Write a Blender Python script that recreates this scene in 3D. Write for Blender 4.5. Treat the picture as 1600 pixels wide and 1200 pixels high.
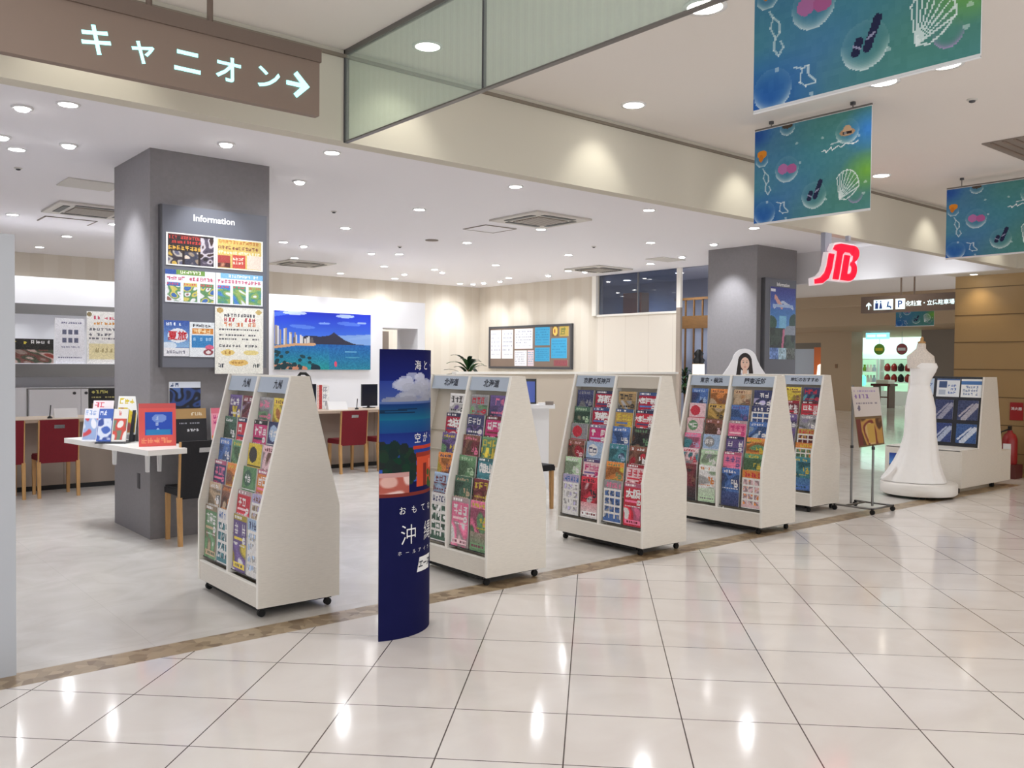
import bpy, math, random
import numpy as np
from mathutils import Vector, Matrix

PI = math.pi
SC = bpy.context.scene
COL = SC.collection
for o in list(bpy.data.objects):
    bpy.data.objects.remove(o)

# ---------------------------------------------------------------- camera, world, exposure
TH = math.radians(50.28)
PITCH = math.atan((569.7 - 600) / 1381.0)
ROLL = math.radians(0.484)
cd = bpy.data.cameras.new('camera')
cd.sensor_width = 36.0
cd.lens = 1381.0 / 1600 * 36
cd.clip_start = 0.05
cam = bpy.data.objects.new('camera', cd)
COL.objects.link(cam)
fw = Vector((math.cos(TH) * math.cos(PITCH), math.sin(TH) * math.cos(PITCH), math.sin(PITCH)))
r0 = Vector((math.sin(TH), -math.cos(TH), 0))
u0 = r0.cross(fw)
rr = r0 * math.cos(ROLL) + u0 * math.sin(ROLL)
uu = u0 * math.cos(ROLL) - r0 * math.sin(ROLL)
cam.matrix_world = Matrix(((rr.x, uu.x, -fw.x, 0), (rr.y, uu.y, -fw.y, 0), (rr.z, uu.z, -fw.z, 1.58), (0, 0, 0, 1)))
SC.camera = cam

w = bpy.data.worlds.new('world')
SC.world = w
w.use_nodes = True
w.node_tree.nodes['Background'].inputs[0].default_value = (0.92, 0.96, 1.0, 1)
w.node_tree.nodes['Background'].inputs[1].default_value = 0.85
SC.view_settings.view_transform = 'Standard'
SC.view_settings.look = 'None'
SC.view_settings.gamma = 1.0
SC.view_settings.exposure = 1.1
SC.view_settings.use_curve_mapping = False
SC.cycles.diffuse_bounces = 10
SC.cycles.max_bounces = 16

HS = 3.46    # shop ceiling
HM = 3.51    # mall ceiling
FR = 4.9     # shopfront plane
SHOP_W = 35.0   # lamp powers
MALL_W = 22.0
COOL = (0.945, 0.975, 1.0)
WARM = (1.0, 0.985, 0.965)


def spot(name, loc, power, color=COOL, size=150, blend=1.0, target=None, radius=0.05):
    l = bpy.data.lights.new(name, 'SPOT')
    l.energy = power
    l.color = color
    l.spot_size = math.radians(size)
    l.spot_blend = blend
    l.shadow_soft_size = radius
    o = bpy.data.objects.new(name, l)
    o.location = loc
    if target is not None:
        d = Vector(target) - Vector(loc)
        o.rotation_euler = d.to_track_quat('-Z', 'Y').to_euler()
    COL.objects.link(o)
    return o


# ---------------------------------------------------------------- materials
def lin(c):
    return tuple(((x / 12.92) if x <= 0.04045 else ((x + 0.055) / 1.055) ** 2.4) for x in c)


def rgb(r, g, b):
    return lin((r / 255, g / 255, b / 255))


MATS = {}


def mat(name, c, rough=0.5, metal=0.0, spec=0.5, emit=0.0, ecol=None, noise=0.0, nscale=8.0, stretch=(1, 1, 1)):
    m = bpy.data.materials.new(name)
    m.use_nodes = True
    nt = m.node_tree
    b = nt.nodes['Principled BSDF']
    c = rgb(*c)
    b.inputs['Base Color'].default_value = (*c, 1)
    b.inputs['Roughness'].default_value = rough
    b.inputs['Metallic'].default_value = metal
    b.inputs['Specular IOR Level'].default_value = spec
    if emit:
        e = rgb(*ecol) if ecol else c
        b.inputs['Emission Color'].default_value = (*e, 1)
        b.inputs['Emission Strength'].default_value = emit
    if noise:
        tc = nt.nodes.new('ShaderNodeTexCoord')
        mp = nt.nodes.new('ShaderNodeMapping')
        mp.inputs['Scale'].default_value = stretch
        n = nt.nodes.new('ShaderNodeTexNoise')
        n.inputs['Scale'].default_value = nscale
        n.inputs['Detail'].default_value = 4
        r = nt.nodes.new('ShaderNodeMapRange')
        r.inputs[1].default_value = 0.3
        r.inputs[2].default_value = 0.7
        r.inputs[3].default_value = 1 - noise
        r.inputs[4].default_value = 1 + noise
        mx = nt.nodes.new('ShaderNodeMix')
        mx.data_type = 'RGBA'
        mx.blend_type = 'MULTIPLY'
        mx.inputs[0].default_value = 1
        mx.inputs[6].default_value = (*c, 1)
        nt.links.new(tc.outputs['Object'], mp.inputs[0])
        nt.links.new(mp.outputs[0], n.inputs['Vector'])
        nt.links.new(n.outputs[0], r.inputs[0])
        nt.links.new(r.outputs[0], mx.inputs[7])
        nt.links.new(mx.outputs[2], b.inputs['Base Color'])
    MATS[name] = m
    return m


def nodes_of(m):
    return m.node_tree, m.node_tree.nodes, m.node_tree.links, m.node_tree.nodes['Principled BSDF']


def mth(nt, op, a, b=None, clamp=False):
    n = nt.nodes.new('ShaderNodeMath')
    n.operation = op
    n.use_clamp = clamp
    for i, x in enumerate((a, b)):
        if x is None:
            continue
        if isinstance(x, (int, float)):
            n.inputs[i].default_value = x
        else:
            nt.links.new(x, n.inputs[i])
    return n.outputs[0]


def tile_mat(name, c1, c2, joint, size, jw, rot, off, rough, nscale=3.0, jmix=1.0, contrast=(0.35, 0.65)):
    m = mat(name, (200, 200, 200), rough)
    nt, N, L, b = nodes_of(m)
    tc = N.new('ShaderNodeTexCoord')
    mp = N.new('ShaderNodeMapping')
    mp.inputs['Rotation'].default_value = (0, 0, rot)
    mp.inputs['Location'].default_value = (off[0], off[1], 0)
    L.new(tc.outputs['Object'], mp.inputs[0])
    sx = N.new('ShaderNodeSeparateXYZ')
    L.new(mp.outputs[0], sx.inputs[0])
    masks = []
    ids = []
    for ax in (0, 1):
        q = mth(nt, 'DIVIDE', sx.outputs[ax], size)
        fr = mth(nt, 'FRACT', q)
        ids.append(mth(nt, 'FLOOR', q))
        d = mth(nt, 'MINIMUM', fr, mth(nt, 'SUBTRACT', 1.0, fr))
        masks.append(mth(nt, 'LESS_THAN', d, jw / size / 2))
    msk = mth(nt, 'MULTIPLY', mth(nt, 'MAXIMUM', masks[0], masks[1]), jmix)
    n = N.new('ShaderNodeTexNoise')
    n.inputs['Scale'].default_value = nscale
    n.inputs['Detail'].default_value = 6
    n.inputs['Distortion'].default_value = 1.2
    L.new(tc.outputs['Object'], n.inputs['Vector'])
    cr = N.new('ShaderNodeMapRange')
    cr.inputs[1].default_value, cr.inputs[2].default_value = contrast
    L.new(n.outputs[0], cr.inputs[0])
    wn = N.new('ShaderNodeTexWhiteNoise')
    wn.noise_dimensions = '2D'
    cb = N.new('ShaderNodeCombineXYZ')
    L.new(ids[0], cb.inputs[0])
    L.new(ids[1], cb.inputs[1])
    L.new(cb.outputs[0], wn.inputs['Vector'])
    f = mth(nt, 'ADD', mth(nt, 'MULTIPLY', cr.outputs[0], 0.75), mth(nt, 'MULTIPLY', wn.outputs['Value'], 0.25))
    mx = N.new('ShaderNodeMix')
    mx.data_type = 'RGBA'
    mx.inputs[6].default_value = (*rgb(*c1), 1)
    mx.inputs[7].default_value = (*rgb(*c2), 1)
    L.new(f, mx.inputs[0])
    m2 = N.new('ShaderNodeMix')
    m2.data_type = 'RGBA'
    m2.inputs[7].default_value = (*rgb(*joint), 1)
    L.new(msk, m2.inputs[0])
    L.new(mx.outputs[2], m2.inputs[6])
    L.new(m2.outputs[2], b.inputs['Base Color'])
    return m


def stripe_mat(name, c1, c2, axis, period, width, rough=0.6, axis2=None):
    m = mat(name, c1, rough)
    nt, N, L, b = nodes_of(m)
    tc = N.new('ShaderNodeTexCoord')
    sx = N.new('ShaderNodeSeparateXYZ')
    L.new(tc.outputs['Object'], sx.inputs[0])
    v = sx.outputs[axis]
    if axis2 is not None:
        v = mth(nt, 'ADD', v, sx.outputs[axis2])
    fr = mth(nt, 'FRACT', mth(nt, 'DIVIDE', v, period))
    k = mth(nt, 'LESS_THAN', fr, width / period)
    mx = N.new('ShaderNodeMix')
    mx.data_type = 'RGBA'
    mx.inputs[6].default_value = (*rgb(*c1), 1)
    mx.inputs[7].default_value = (*rgb(*c2), 1)
    L.new(k, mx.inputs[0])
    L.new(mx.outputs[2], b.inputs['Base Color'])
    return m


tile_mat('mall_marble', (230, 224, 220), (241, 237, 234), (88, 78, 74), 0.513, 0.006, -PI / 4, (-0.387, -0.105), 0.10, 1.8)
tile_mat('shop_stone', (204, 200, 194), (219, 216, 212), (168, 164, 160), 0.9, 0.003, 0.0, (0.2, 0.3), 0.24, 2.5, 0.35)
m = mat('threshold_mosaic', (150, 130, 105), 0.3)
nt, N, L, b = nodes_of(m)
tc = N.new('ShaderNodeTexCoord')
vo = N.new('ShaderNodeTexVoronoi')
vo.inputs['Scale'].default_value = 16
L.new(tc.outputs['Object'], vo.inputs['Vector'])
mr = N.new('ShaderNodeMix')
mr.data_type = 'RGBA'
mr.inputs[6].default_value = (*rgb(184, 164, 134), 1)
mr.inputs[7].default_value = (*rgb(128, 106, 80), 1)
sxx = N.new('ShaderNodeSeparateXYZ')
L.new(vo.outputs['Color'], sxx.inputs[0])
L.new(sxx.outputs[0], mr.inputs[0])
L.new(mr.outputs[2], b.inputs['Base Color'])

mat('shop_ceiling', (236, 234, 238), 0.9, spec=0.1)
mat('mall_ceiling', (226, 221, 216), 0.9, spec=0.1)
mat('bulkhead_cream', (204, 199, 186), 0.8, spec=0.2)
mat('white_fascia', (222, 220, 222), 0.7, spec=0.2)
stripe_mat('beige_paper', (213, 205, 192), (209, 200, 186), 0, 0.45, 0.22, 0.8, 1)
stripe_mat('pale_panel', (226, 218, 206), (212, 203, 190), 1, 0.62, 0.012, 0.6)
mat('white_panel', (238, 238, 242), 0.45)
mat('pillar_grey', (134, 131, 134), 0.6, spec=0.3, noise=0.04, nscale=30)
mat('board_grey', (104, 106, 116), 0.5)
mat('dark_grey', (70, 70, 74), 0.5)
mat('beige_low', (202, 190, 174), 0.55)
mat('tan_wall', (158, 128, 84), 0.5, noise=0.03, nscale=2)
mat('tan_groove', (98, 76, 46), 0.7)
mat('corridor_beige', (176, 154, 126), 0.7)
mat('corridor_grey', (128, 118, 106), 0.7)
mat('room_blue', (168, 174, 194), 0.8)
mat('edge_panel', (186, 190, 197), 0.5)
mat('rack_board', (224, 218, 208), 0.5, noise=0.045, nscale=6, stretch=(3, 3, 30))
mat('rack_edge', (244, 241, 234), 0.45)  # paler than the boards: brightness of the lit rack edges put into the colour
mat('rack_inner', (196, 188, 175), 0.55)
mat('header_plate', (178, 190, 206), 0.4)
mat('black', (22, 22, 24), 0.4)
mat('black_fabric', (34, 33, 37), 0.85, noise=0.15, nscale=80)
mat('red_fabric', (116, 10, 27), 0.8, noise=0.08, nscale=60)
mat('wood_leg', (190, 146, 92), 0.45, noise=0.1, nscale=8, stretch=(6, 6, 1))
mat('wood_brown', (128, 92, 54), 0.5, noise=0.12, nscale=6, stretch=(1, 1, 8))
mat('orange_panel', (206, 104, 30), 0.5)
mat('chrome', (190, 190, 192), 0.25, 1.0)
mat('steel_grey', (126, 124, 122), 0.35, 0.8)
mat('white_plastic', (235, 235, 236), 0.35)
mat('white_top', (240, 237, 232), 0.3)
mat('counter_wood', (196, 178, 158), 0.4, noise=0.05, nscale=5, stretch=(1, 8, 8))
mat('counter_front', (160, 146, 134), 0.5)
mat('grey_strip', (128, 126, 126), 0.35, 0.3)
mat('sign_brown', (128, 110, 98), 0.55)
mat('sign_brown_dark', (108, 92, 82), 0.55)
mat('lit_cyan', (200, 250, 248), 0.4, emit=0.75, ecol=(140, 244, 246))
mat('lit_white', (240, 250, 250), 0.4, emit=0.5, ecol=(215, 248, 250))
mat('jtb_red', (232, 10, 48), 0.35, emit=0.42, ecol=(240, 0, 46))
mat('jtb_edge', (236, 226, 232), 0.4, emit=0.12)
mat('jtb_side', (160, 164, 180), 0.4)
mat('lens', (255, 255, 255), 0.4, emit=14.0, ecol=(255, 252, 250))
mat('lens_warm', (255, 255, 255), 0.4, emit=9.0, ecol=(255, 250, 240))
mat('ac_white', (206, 202, 196), 0.6)
mat('ac_grille', (138, 128, 120), 0.8)
mat('navy', (8, 12, 72), 0.35, spec=0.25)
mat('ink_dark', (38, 42, 58), 0.6)
mat('ink_white', (240, 240, 240), 0.6)
mat('ink_red', (200, 20, 40), 0.6)
mat('ink_yellow', (250, 225, 60), 0.6)
mat('ink_blue', (40, 70, 150), 0.6)
mat('paper_edge', (222, 220, 216), 0.7)
mat('leaf', (26, 60, 34), 0.5)
mat('leaf_light', (60, 100, 56), 0.5)
mat('pot_white', (225, 224, 220), 0.4)
mat('soil', (60, 44, 34), 0.9)
mat('satin', (252, 250, 248), 0.55, noise=0.015, nscale=20)
mat('lace', (226, 216, 206), 0.75, noise=0.14, nscale=70)
mat('linen', (212, 200, 182), 0.8)
mat('fire_red', (150, 34, 36), 0.35)
mat('fire_dark', (92, 40, 38), 0.5)
mat('glow_green', (214, 250, 224), 0.5, emit=0.25, ecol=(200, 252, 216))  # faint glow added to far shop surfaces, standing for its green light
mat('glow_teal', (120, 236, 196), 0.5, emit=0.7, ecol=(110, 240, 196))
mat('sign_teal', (120, 196, 214), 0.5, emit=1.0, ecol=(110, 190, 214))
mat('dish_green', (126, 170, 52), 0.5)
mat('lamp_cream', (250, 232, 200), 0.6, emit=0.9, ecol=(255, 236, 208))
mat('screen_dark', (24, 28, 44), 0.15)
mat('screen_blue', (70, 86, 150), 0.2, emit=0.12)
mat('rubber', (14, 14, 15), 0.7)
mat('acrylic_dark', (52, 54, 60), 0.2)
mat('hair', (34, 22, 20), 0.5)
mat('skin', (236, 200, 180), 0.6)
mat('lips', (196, 90, 90), 0.5)
mat('banner_edge', (222, 222, 224), 0.6)
mat('cutout_white', (244, 244, 248), 0.6)
mat('cutout_suit', (196, 194, 212), 0.6)

# printed paper: colour stored per face corner
m = mat('print', (255, 255, 255), 0.45)
nt, N, L, b = nodes_of(m)
at = N.new('ShaderNodeAttribute')
at.attribute_name = 'ink'
L.new(at.outputs['Color'], b.inputs['Base Color'])
m = mat('print_matt', (255, 255, 255), 0.75, spec=0.2)
nt, N, L, b = nodes_of(m)
at = N.new('ShaderNodeAttribute')
at.attribute_name = 'ink'
L.new(at.outputs['Color'], b.inputs['Base Color'])


def glass_mat(name, tint, film, amount, stripes=False):
    m = bpy.data.materials.new(name)
    m.use_nodes = True
    nt = m.node_tree
    N, L = nt.nodes, nt.links
    N.clear()
    out = N.new('ShaderNodeOutputMaterial')
    tr = N.new('ShaderNodeBsdfTransparent')
    tr.inputs[0].default_value = (*rgb(*tint), 1)
    gl = N.new('ShaderNodeBsdfGlossy')
    gl.inputs['Roughness'].default_value = 0.02
    df = N.new('ShaderNodeBsdfDiffuse')
    df.inputs[0].default_value = (*rgb(*film), 1)
    fr = N.new('ShaderNodeFresnel')
    fr.inputs[0].default_value = 1.5
    m1 = N.new('ShaderNodeMixShader')
    m2 = N.new('ShaderNodeMixShader')
    m1.inputs[0].default_value = amount
    if stripes:
        tc = N.new('ShaderNodeTexCoord')
        sx = N.new('ShaderNodeSeparateXYZ')
        L.new(tc.outputs['Object'], sx.inputs[0])
        f = mth(nt, 'FRACT', mth(nt, 'DIVIDE', sx.outputs[1], 0.06))
        k = mth(nt, 'ADD', mth(nt, 'MULTIPLY', mth(nt, 'LESS_THAN', f, 0.5), amount * 0.22), amount)
        L.new(k, m1.inputs[0])
    L.new(tr.outputs[0], m1.inputs[1])
    L.new(df.outputs[0], m1.inputs[2])
    ge = N.new('ShaderNodeNewGeometry')
    L.new(mth(nt, 'MULTIPLY', fr.outputs[0], mth(nt, 'SUBTRACT', 1.0, ge.outputs['Backfacing'])), m2.inputs[0])
    L.new(m1.outputs[0], m2.inputs[1])
    L.new(gl.outputs[0], m2.inputs[2])
    L.new(m2.outputs[0], out.inputs[0])
    MATS[name] = m


glass_mat('screen_glass', (238, 246, 241), (214, 224, 218), 0.20, True)
glass_mat('clear_glass', (188, 196, 210), (150, 160, 180), 0.12)


# ---------------------------------------------------------------- mesh builder
_tc = bpy.data.curves.new('lettering', 'FONT')
_to = bpy.data.objects.new('lettering', _tc)
COL.objects.link(_to)
_tcache = {}


def text_mesh(s, bold=0.0):
    key = (s, bold)
    if key not in _tcache:
        _tc.body = s
        _tc.size = 1.0
        _tc.offset = bold
        _tc.resolution_u = 2
        bpy.context.view_layer.update()
        dg = bpy.context.evaluated_depsgraph_get()
        me = bpy.data.meshes.new_from_object(_to.evaluated_get(dg))
        vs = [(v.co.x, v.co.y) for v in me.vertices]
        fs = [tuple(p.vertices) for p in me.polygons]
        bpy.data.meshes.remove(me)
        x0 = min(v[0] for v in vs); x1 = max(v[0] for v in vs)
        y0 = min(v[1] for v in vs); y1 = max(v[1] for v in vs)
        vs = [(x - x0, y - y0) for x, y in vs]
        _tcache[key] = (vs, fs, x1 - x0, y1 - y0)
    return _tcache[key]


class MB:
    def __init__(s):
        s.v = []; s.f = []; s.m = []; s.c = []; s.sm = []; s.mats = []

    def mi(s, name):
        if name not in s.mats:
            s.mats.append(name)
        return s.mats.index(name)

    def add(s, vs, fs, m, cols=None, smooth=False):
        o = len(s.v)
        s.v += [tuple(p) for p in vs]
        k = s.mi(m)
        for i, f in enumerate(fs):
            s.f.append(tuple(o + j for j in f))
            s.m.append(k)
            s.c.append(cols[i] if cols is not None else (1, 1, 1))
            s.sm.append(smooth)
        return s

    def box(s, x0, x1, y0, y1, z0, z1, m):
        vs = [(x0, y0, z0), (x1, y0, z0), (x1, y1, z0), (x0, y1, z0), (x0, y0, z1), (x1, y0, z1), (x1, y1, z1), (x0, y1, z1)]
        fs = [(0, 3, 2, 1), (4, 5, 6, 7), (0, 1, 5, 4), (1, 2, 6, 5), (2, 3, 7, 6), (3, 0, 4, 7)]
        return s.add(vs, fs, m)

    def prism(s, poly, axis, a0, a1, m):
        # poly in the two remaining axes (ordered x,y,z without axis)
        n = len(poly)
        def pt(p, a):
            q = [p[0], p[1]]
            q.insert(axis, a)
            return tuple(q)
        vs = [pt(p, a0) for p in poly] + [pt(p, a1) for p in poly]
        area = sum(poly[i][0] * poly[(i + 1) % n][1] - poly[(i + 1) % n][0] * poly[i][1] for i in range(n))
        flip = (area > 0) == (axis != 1)
        fs = [tuple(range(n))[::-1] if flip else tuple(range(n)), tuple(range(n, 2 * n)) if flip else tuple(range(n, 2 * n))[::-1]]
        for i in range(n):
            j = (i + 1) % n
            q = (i, j, n + j, n + i)
            fs.append(q if flip else q[::-1])
        return s.add(vs, fs, m)

    def rings(s, rs, m, caps=True, smooth=True):
        n = len(rs[0])
        vs = [p for r in rs for p in r]
        fs = []
        for k in range(len(rs) - 1):
            for i in range(n):
                j = (i + 1) % n
                fs.append((k * n + i, k * n + j, (k + 1) * n + j, (k + 1) * n + i))
        s.add(vs, fs, m, smooth=smooth)
        if caps:
            s.add(rs[0], [tuple(range(n))[::-1]], m)
            s.add(rs[-1], [tuple(range(n))], m)
        return s

    def cyl(s, p0, p1, r0, m, r1=None, n=14, smooth=True):
        r1 = r0 if r1 is None else r1
        p0, p1 = Vector(p0), Vector(p1)
        d = (p1 - p0).normalized()
        a = d.orthogonal().normalized()
        b = d.cross(a)
        R = []
        for p, r in ((p0, r0), (p1, r1)):
            R.append([tuple(p + (a * math.cos(2 * PI * i / n) + b * math.sin(2 * PI * i / n)) * r) for i in range(n)])
        return s.rings(R, m, True, smooth)

    def tube(s, pts, r, m, n=8):
        pts = [Vector(p) for p in pts]
        R = []
        for i, p in enumerate(pts):
            d = (pts[min(i + 1, len(pts) - 1)] - pts[max(i - 1, 0)]).normalized()
            ref = Vector((0.123, 0.98, 0.2))
            a = d.cross(ref).normalized()
            b = d.cross(a)
            rad = r[i] if isinstance(r, (list, tuple)) else r
            R.append([tuple(p + (a * math.cos(2 * PI * k / n) + b * math.sin(2 * PI * k / n)) * rad) for k in range(n)])
        return s.rings(R, m)

    def lathe(s, prof, c, m, n=24, sx=1.0, sy=1.0, caps=True):
        R = [[(c[0] + r * sx * math.cos(2 * PI * i / n), c[1] + r * sy * math.sin(2 * PI * i / n), c[2] + z) for i in range(n)] for r, z in prof]
        return s.rings(R, m, caps)

    def grid(s, A, org, ux, uz, m='print', fn=None):
        # A[ny,nx,3] printed image; org is the top-left corner, ux the width vector, uz the height vector (downwards)
        ny, nx = A.shape[:2]
        org, ux, uz = Vector(org), Vector(ux), Vector(uz)
        vs = []
        for j in range(ny + 1):
            for i in range(nx + 1):
                vs.append(fn(i / nx, j / ny) if fn else tuple(org + ux * (i / nx) + uz * (j / ny)))
        fs = []; cs = []
        lA = np.where(A <= 0.04045, A / 12.92, ((np.clip(A, 0, 1) + 0.055) / 1.055) ** 2.4)
        for j in range(ny):
            for i in range(nx):
                a = j * (nx + 1) + i
                fs.append((a, a + nx + 1, a + nx + 2, a + 1))
                cs.append(tuple(lA[j, i]))
        return s.add(vs, fs, m, cs)

    def text(s, body, org, ux, uy, size, m, bold=0.0, align='c', fn=None, sx=1.0):
        vs, fs, wd, ht = text_mesh(body, bold)
        org, ux, uy = Vector(org), Vector(ux).normalized(), Vector(uy).normalized()
        off = {'c': -wd / 2, 'l': 0.0, 'r': -wd}[align]
        if fn:
            P = [fn((x + off) * size * sx, (y - ht / 2) * size) for x, y in vs]
        else:
            P = [tuple(org + ux * ((x + off) * size * sx) + uy * ((y - ht / 2) * size)) for x, y in vs]
        return s.add(P, fs, m)

    def build(s, name, parent=None, loc=None, rot=None):
        me = bpy.data.meshes.new(name)
        me.from_pydata(s.v, [], s.f)
        for k in s.mats:
            me.materials.append(MATS[k])
        me.polygons.foreach_set('material_index', s.m)
        me.polygons.foreach_set('use_smooth', s.sm)
        if any(k.startswith('print') for k in s.mats):
            at = me.color_attributes.new('ink', 'FLOAT_COLOR', 'CORNER')
            buf = []
            for f, c in zip(s.f, s.c):
                buf += [c[0], c[1], c[2], 1.0] * len(f)
            at.data.foreach_set('color', buf)
        me.validate()
        me.update()
        o = bpy.data.objects.new(name, me)
        COL.objects.link(o)
        if parent:
            o.parent = parent
        if loc is not None:
            o.location = loc
        if rot is not None:
            o.rotation_euler = rot
        return o


def tag(o, label, cat, group=None, kind=None):
    o['label'] = label
    o['category'] = cat
    if group:
        o['group'] = group
    if kind:
        o['kind'] = kind
    return o


def thing(name, label, cat, loc=(0, 0, 0), rz=0.0, group=None):
    o = bpy.data.objects.new(name, None)
    o.empty_display_size = 0.1
    COL.objects.link(o)
    o.location = loc
    o.rotation_euler = (0, 0, rz)
    return tag(o, label, cat, group)


def struct(name, mb, label=None):
    o = mb.build(name)
    o['kind'] = 'structure'
    if label:
        o['label'] = label
    return o


def dup(root, loc, rz, label=None):
    r = root.copy()
    COL.objects.link(r)
    r.location = loc
    r.rotation_euler = (0, 0, rz)
    if label:
        r['label'] = label
    for ch in list(root.children):
        c = ch.copy()
        COL.objects.link(c)
        c.parent = r
        for g in ch.children:
            d = g.copy()
            COL.objects.link(d)
            d.parent = c
    return r


# ---------------------------------------------------------------- printed pictures
def C_(c):
    return np.array(c, float) / 255.0


class Art:
    def __init__(s, nx, ny, bg=(255, 255, 255), seed=1):
        s.nx, s.ny = nx, ny
        s.A = np.empty((ny, nx, 3))
        s.A[:] = C_(bg)
        s.r = np.random.RandomState(seed)
        s.U, s.V = np.meshgrid((np.arange(nx) + 0.5) / nx, (np.arange(ny) + 0.5) / ny)

    def mask(s, k, c, a=1.0):
        s.A[k] = s.A[k] * (1 - a) + C_(c) * a
        return s

    def rect(s, u0, v0, u1, v1, c, a=1.0):
        return s.mask((s.U >= u0) & (s.U < u1) & (s.V >= v0) & (s.V < v1), c, a)

    def ell(s, u, v, ru, rv, c, a=1.0):
        return s.mask(((s.U - u) / ru) ** 2 + ((s.V - v) / rv) ** 2 < 1, c, a)

    def ring(s, u, v, ru, rv, t, c, a=1.0):
        d = ((s.U - u) / ru) ** 2 + ((s.V - v) / rv) ** 2
        return s.mask((d < 1) & (d > (1 - t) ** 2), c, a)

    def grad(s, v0, v1, c0, c1):
        k = (s.V >= v0) & (s.V < v1)
        t = ((s.V - v0) / (v1 - v0))[k][:, None]
        s.A[k] = C_(c0) * (1 - t) + C_(c1) * t
        return s

    def noise(s, u0, v0, u1, v1, amp, block=1):
        n = s.r.rand(-(-s.ny // block), -(-s.nx // block), 1) * 2 - 1
        n = np.repeat(np.repeat(n, block, 0), block, 1)[:s.ny, :s.nx]
        k = (s.U >= u0) & (s.U < u1) & (s.V >= v0) & (s.V < v1)
        s.A[k] += (n * amp)[k]
        s.A = np.clip(s.A, 0, 1)
        return s

    def mix(s, u0, v0, u1, v1, cols, block=2):
        # soft-edged patches of a few printed colours, like a small photograph
        k = (s.U >= u0) & (s.U < u1) & (s.V >= v0) & (s.V < v1)
        pal = np.array([C_(c) for c in cols])
        X, Y = s.U * s.nx / block, s.V * s.ny / block
        f = np.zeros_like(X)
        for q in range(5):
            a_, ph, fr_ = s.r.rand() * 6.3, s.r.rand() * 6.3, 0.35 + 0.55 * s.r.rand()
            f += np.sin((X * math.cos(a_) + Y * math.sin(a_)) * fr_ + ph + 1.3 * np.sin(Y * 0.3 + q))
        t = np.clip((f + 3) / 6, 0, 0.999) * (len(cols) - 1)
        i0 = np.floor(t).astype(int)
        w_ = np.clip((t - i0 - 0.35) / 0.3, 0, 1)[..., None]
        A = pal[i0] * (1 - w_) + pal[np.minimum(i0 + 1, len(cols) - 1)] * w_
        s.A[k] = A[k]
        return s

    def chars(s, u0, v0, u1, v1, c, p=0.55):
        # rows of small strokes standing for lettering too small to read
        i0, i1 = int(round(u0 * s.nx)), int(round(u1 * s.nx))
        j0, j1 = int(round(v0 * s.ny)), max(int(round(v0 * s.ny)) + 1, int(round(v1 * s.ny)))
        H = j1 - j0
        m = np.zeros((s.ny, s.nx), bool)
        if H <= 2:
            i = i0
            while i < i1:
                n = s.r.randint(1, 4)
                m[j0:j1, i:min(i + n, i1)] = s.r.rand() < 0.85
                i += n + 1
        else:
            lh = H if H <= 8 else 5
            for jj in range(j0, j1 - lh + 1, lh + 1 + (lh > 4)):
                cw = max(3, int(lh * 0.9))
                for ii in range(i0, i1 - cw + 1, cw + 1):
                    if s.r.rand() < 0.06:
                        continue
                    for q in range(max(2, lh // 2)):
                        y = jj + s.r.randint(lh)
                        m[y, ii + s.r.randint(2):ii + cw - s.r.randint(2)] = True
                    for q in range(2):
                        x = ii + s.r.randint(cw)
                        m[jj + s.r.randint(2):jj + lh, x] = True
        return s.mask(m[:s.ny, :s.nx], c)

    def line(s, pts, c, wd, a=1.0):
        asp = s.ny / s.nx
        for (ax, ay), (bx, by) in zip(pts[:-1], pts[1:]):
            dx, dy = bx - ax, (by - ay) * asp
            L2 = dx * dx + dy * dy + 1e-9
            t = np.clip(((s.U - ax) * dx + (s.V - ay) * asp * dy) / L2, 0, 1)
            d = np.hypot(s.U - ax - t * dx, (s.V - ay) * asp - t * dy)
            s.mask(d < wd, c, a)
        return s


# ================================================================= THE SETTING
# floors
b = MB()
b.prism([(-8, -8), (40, -8), (40, 26), (13.0, 26), (13.0, 4.79), (-8, 4.79)], 2, -0.1, 0.0, 'mall_marble')
struct('floor_mall', b)
b = MB(); b.box(-8, 13.0, 4.79, 5.0, -0.1, 0.0, 'threshold_mosaic'); struct('trim_threshold', b)
b = MB(); b.box(-8, 13.0, 5.0, 18.0, -0.1, 0.0, 'shop_stone'); struct('floor_shop', b)
# ceilings
b = MB(); b.box(0.2, 13.0, 5.02, 17.5, HS, HS + 0.15, 'shop_ceiling'); b.box(13.0, 13.3, 9.25, 17.5, HS, HS + 0.15, 'shop_ceiling'); struct('ceiling_shop', b)
b = MB(); b.prism([(-8, -8), (13.12, -8), (13.12, 4.9), (-8, 4.9)], 2, HM, HM + 0.15, 'mall_ceiling'); struct('ceiling_mall', b)
b = MB(); b.box(13.12, 30.0, 4.0, 26, HM, HM + 0.15, 'mall_ceiling'); struct('ceiling_corridor', b)
# bulkhead along the shopfront, its side return and the corner over the mall
b = MB(); b.box(-8, 13.12, FR, FR + 0.12, 2.95, HM + 0.1, 'bulkhead_cream'); b.box(-8, 13.12, FR - 0.02, FR, HM - 0.05, HM - 0.03, 'corridor_grey')
struct('wall_bulkhead_shopfront', b)
b = MB(); b.box(13.0, 13.12, FR + 0.12, 9.25, 2.95, HM + 0.1, 'white_fascia'); struct('wall_bulkhead_side', b)
b = MB(); b.box(13.0, 13.12, -8, FR, 2.95, HM + 0.1, 'bulkhead_cream'); struct('wall_bulkhead_corner', b)
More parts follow.
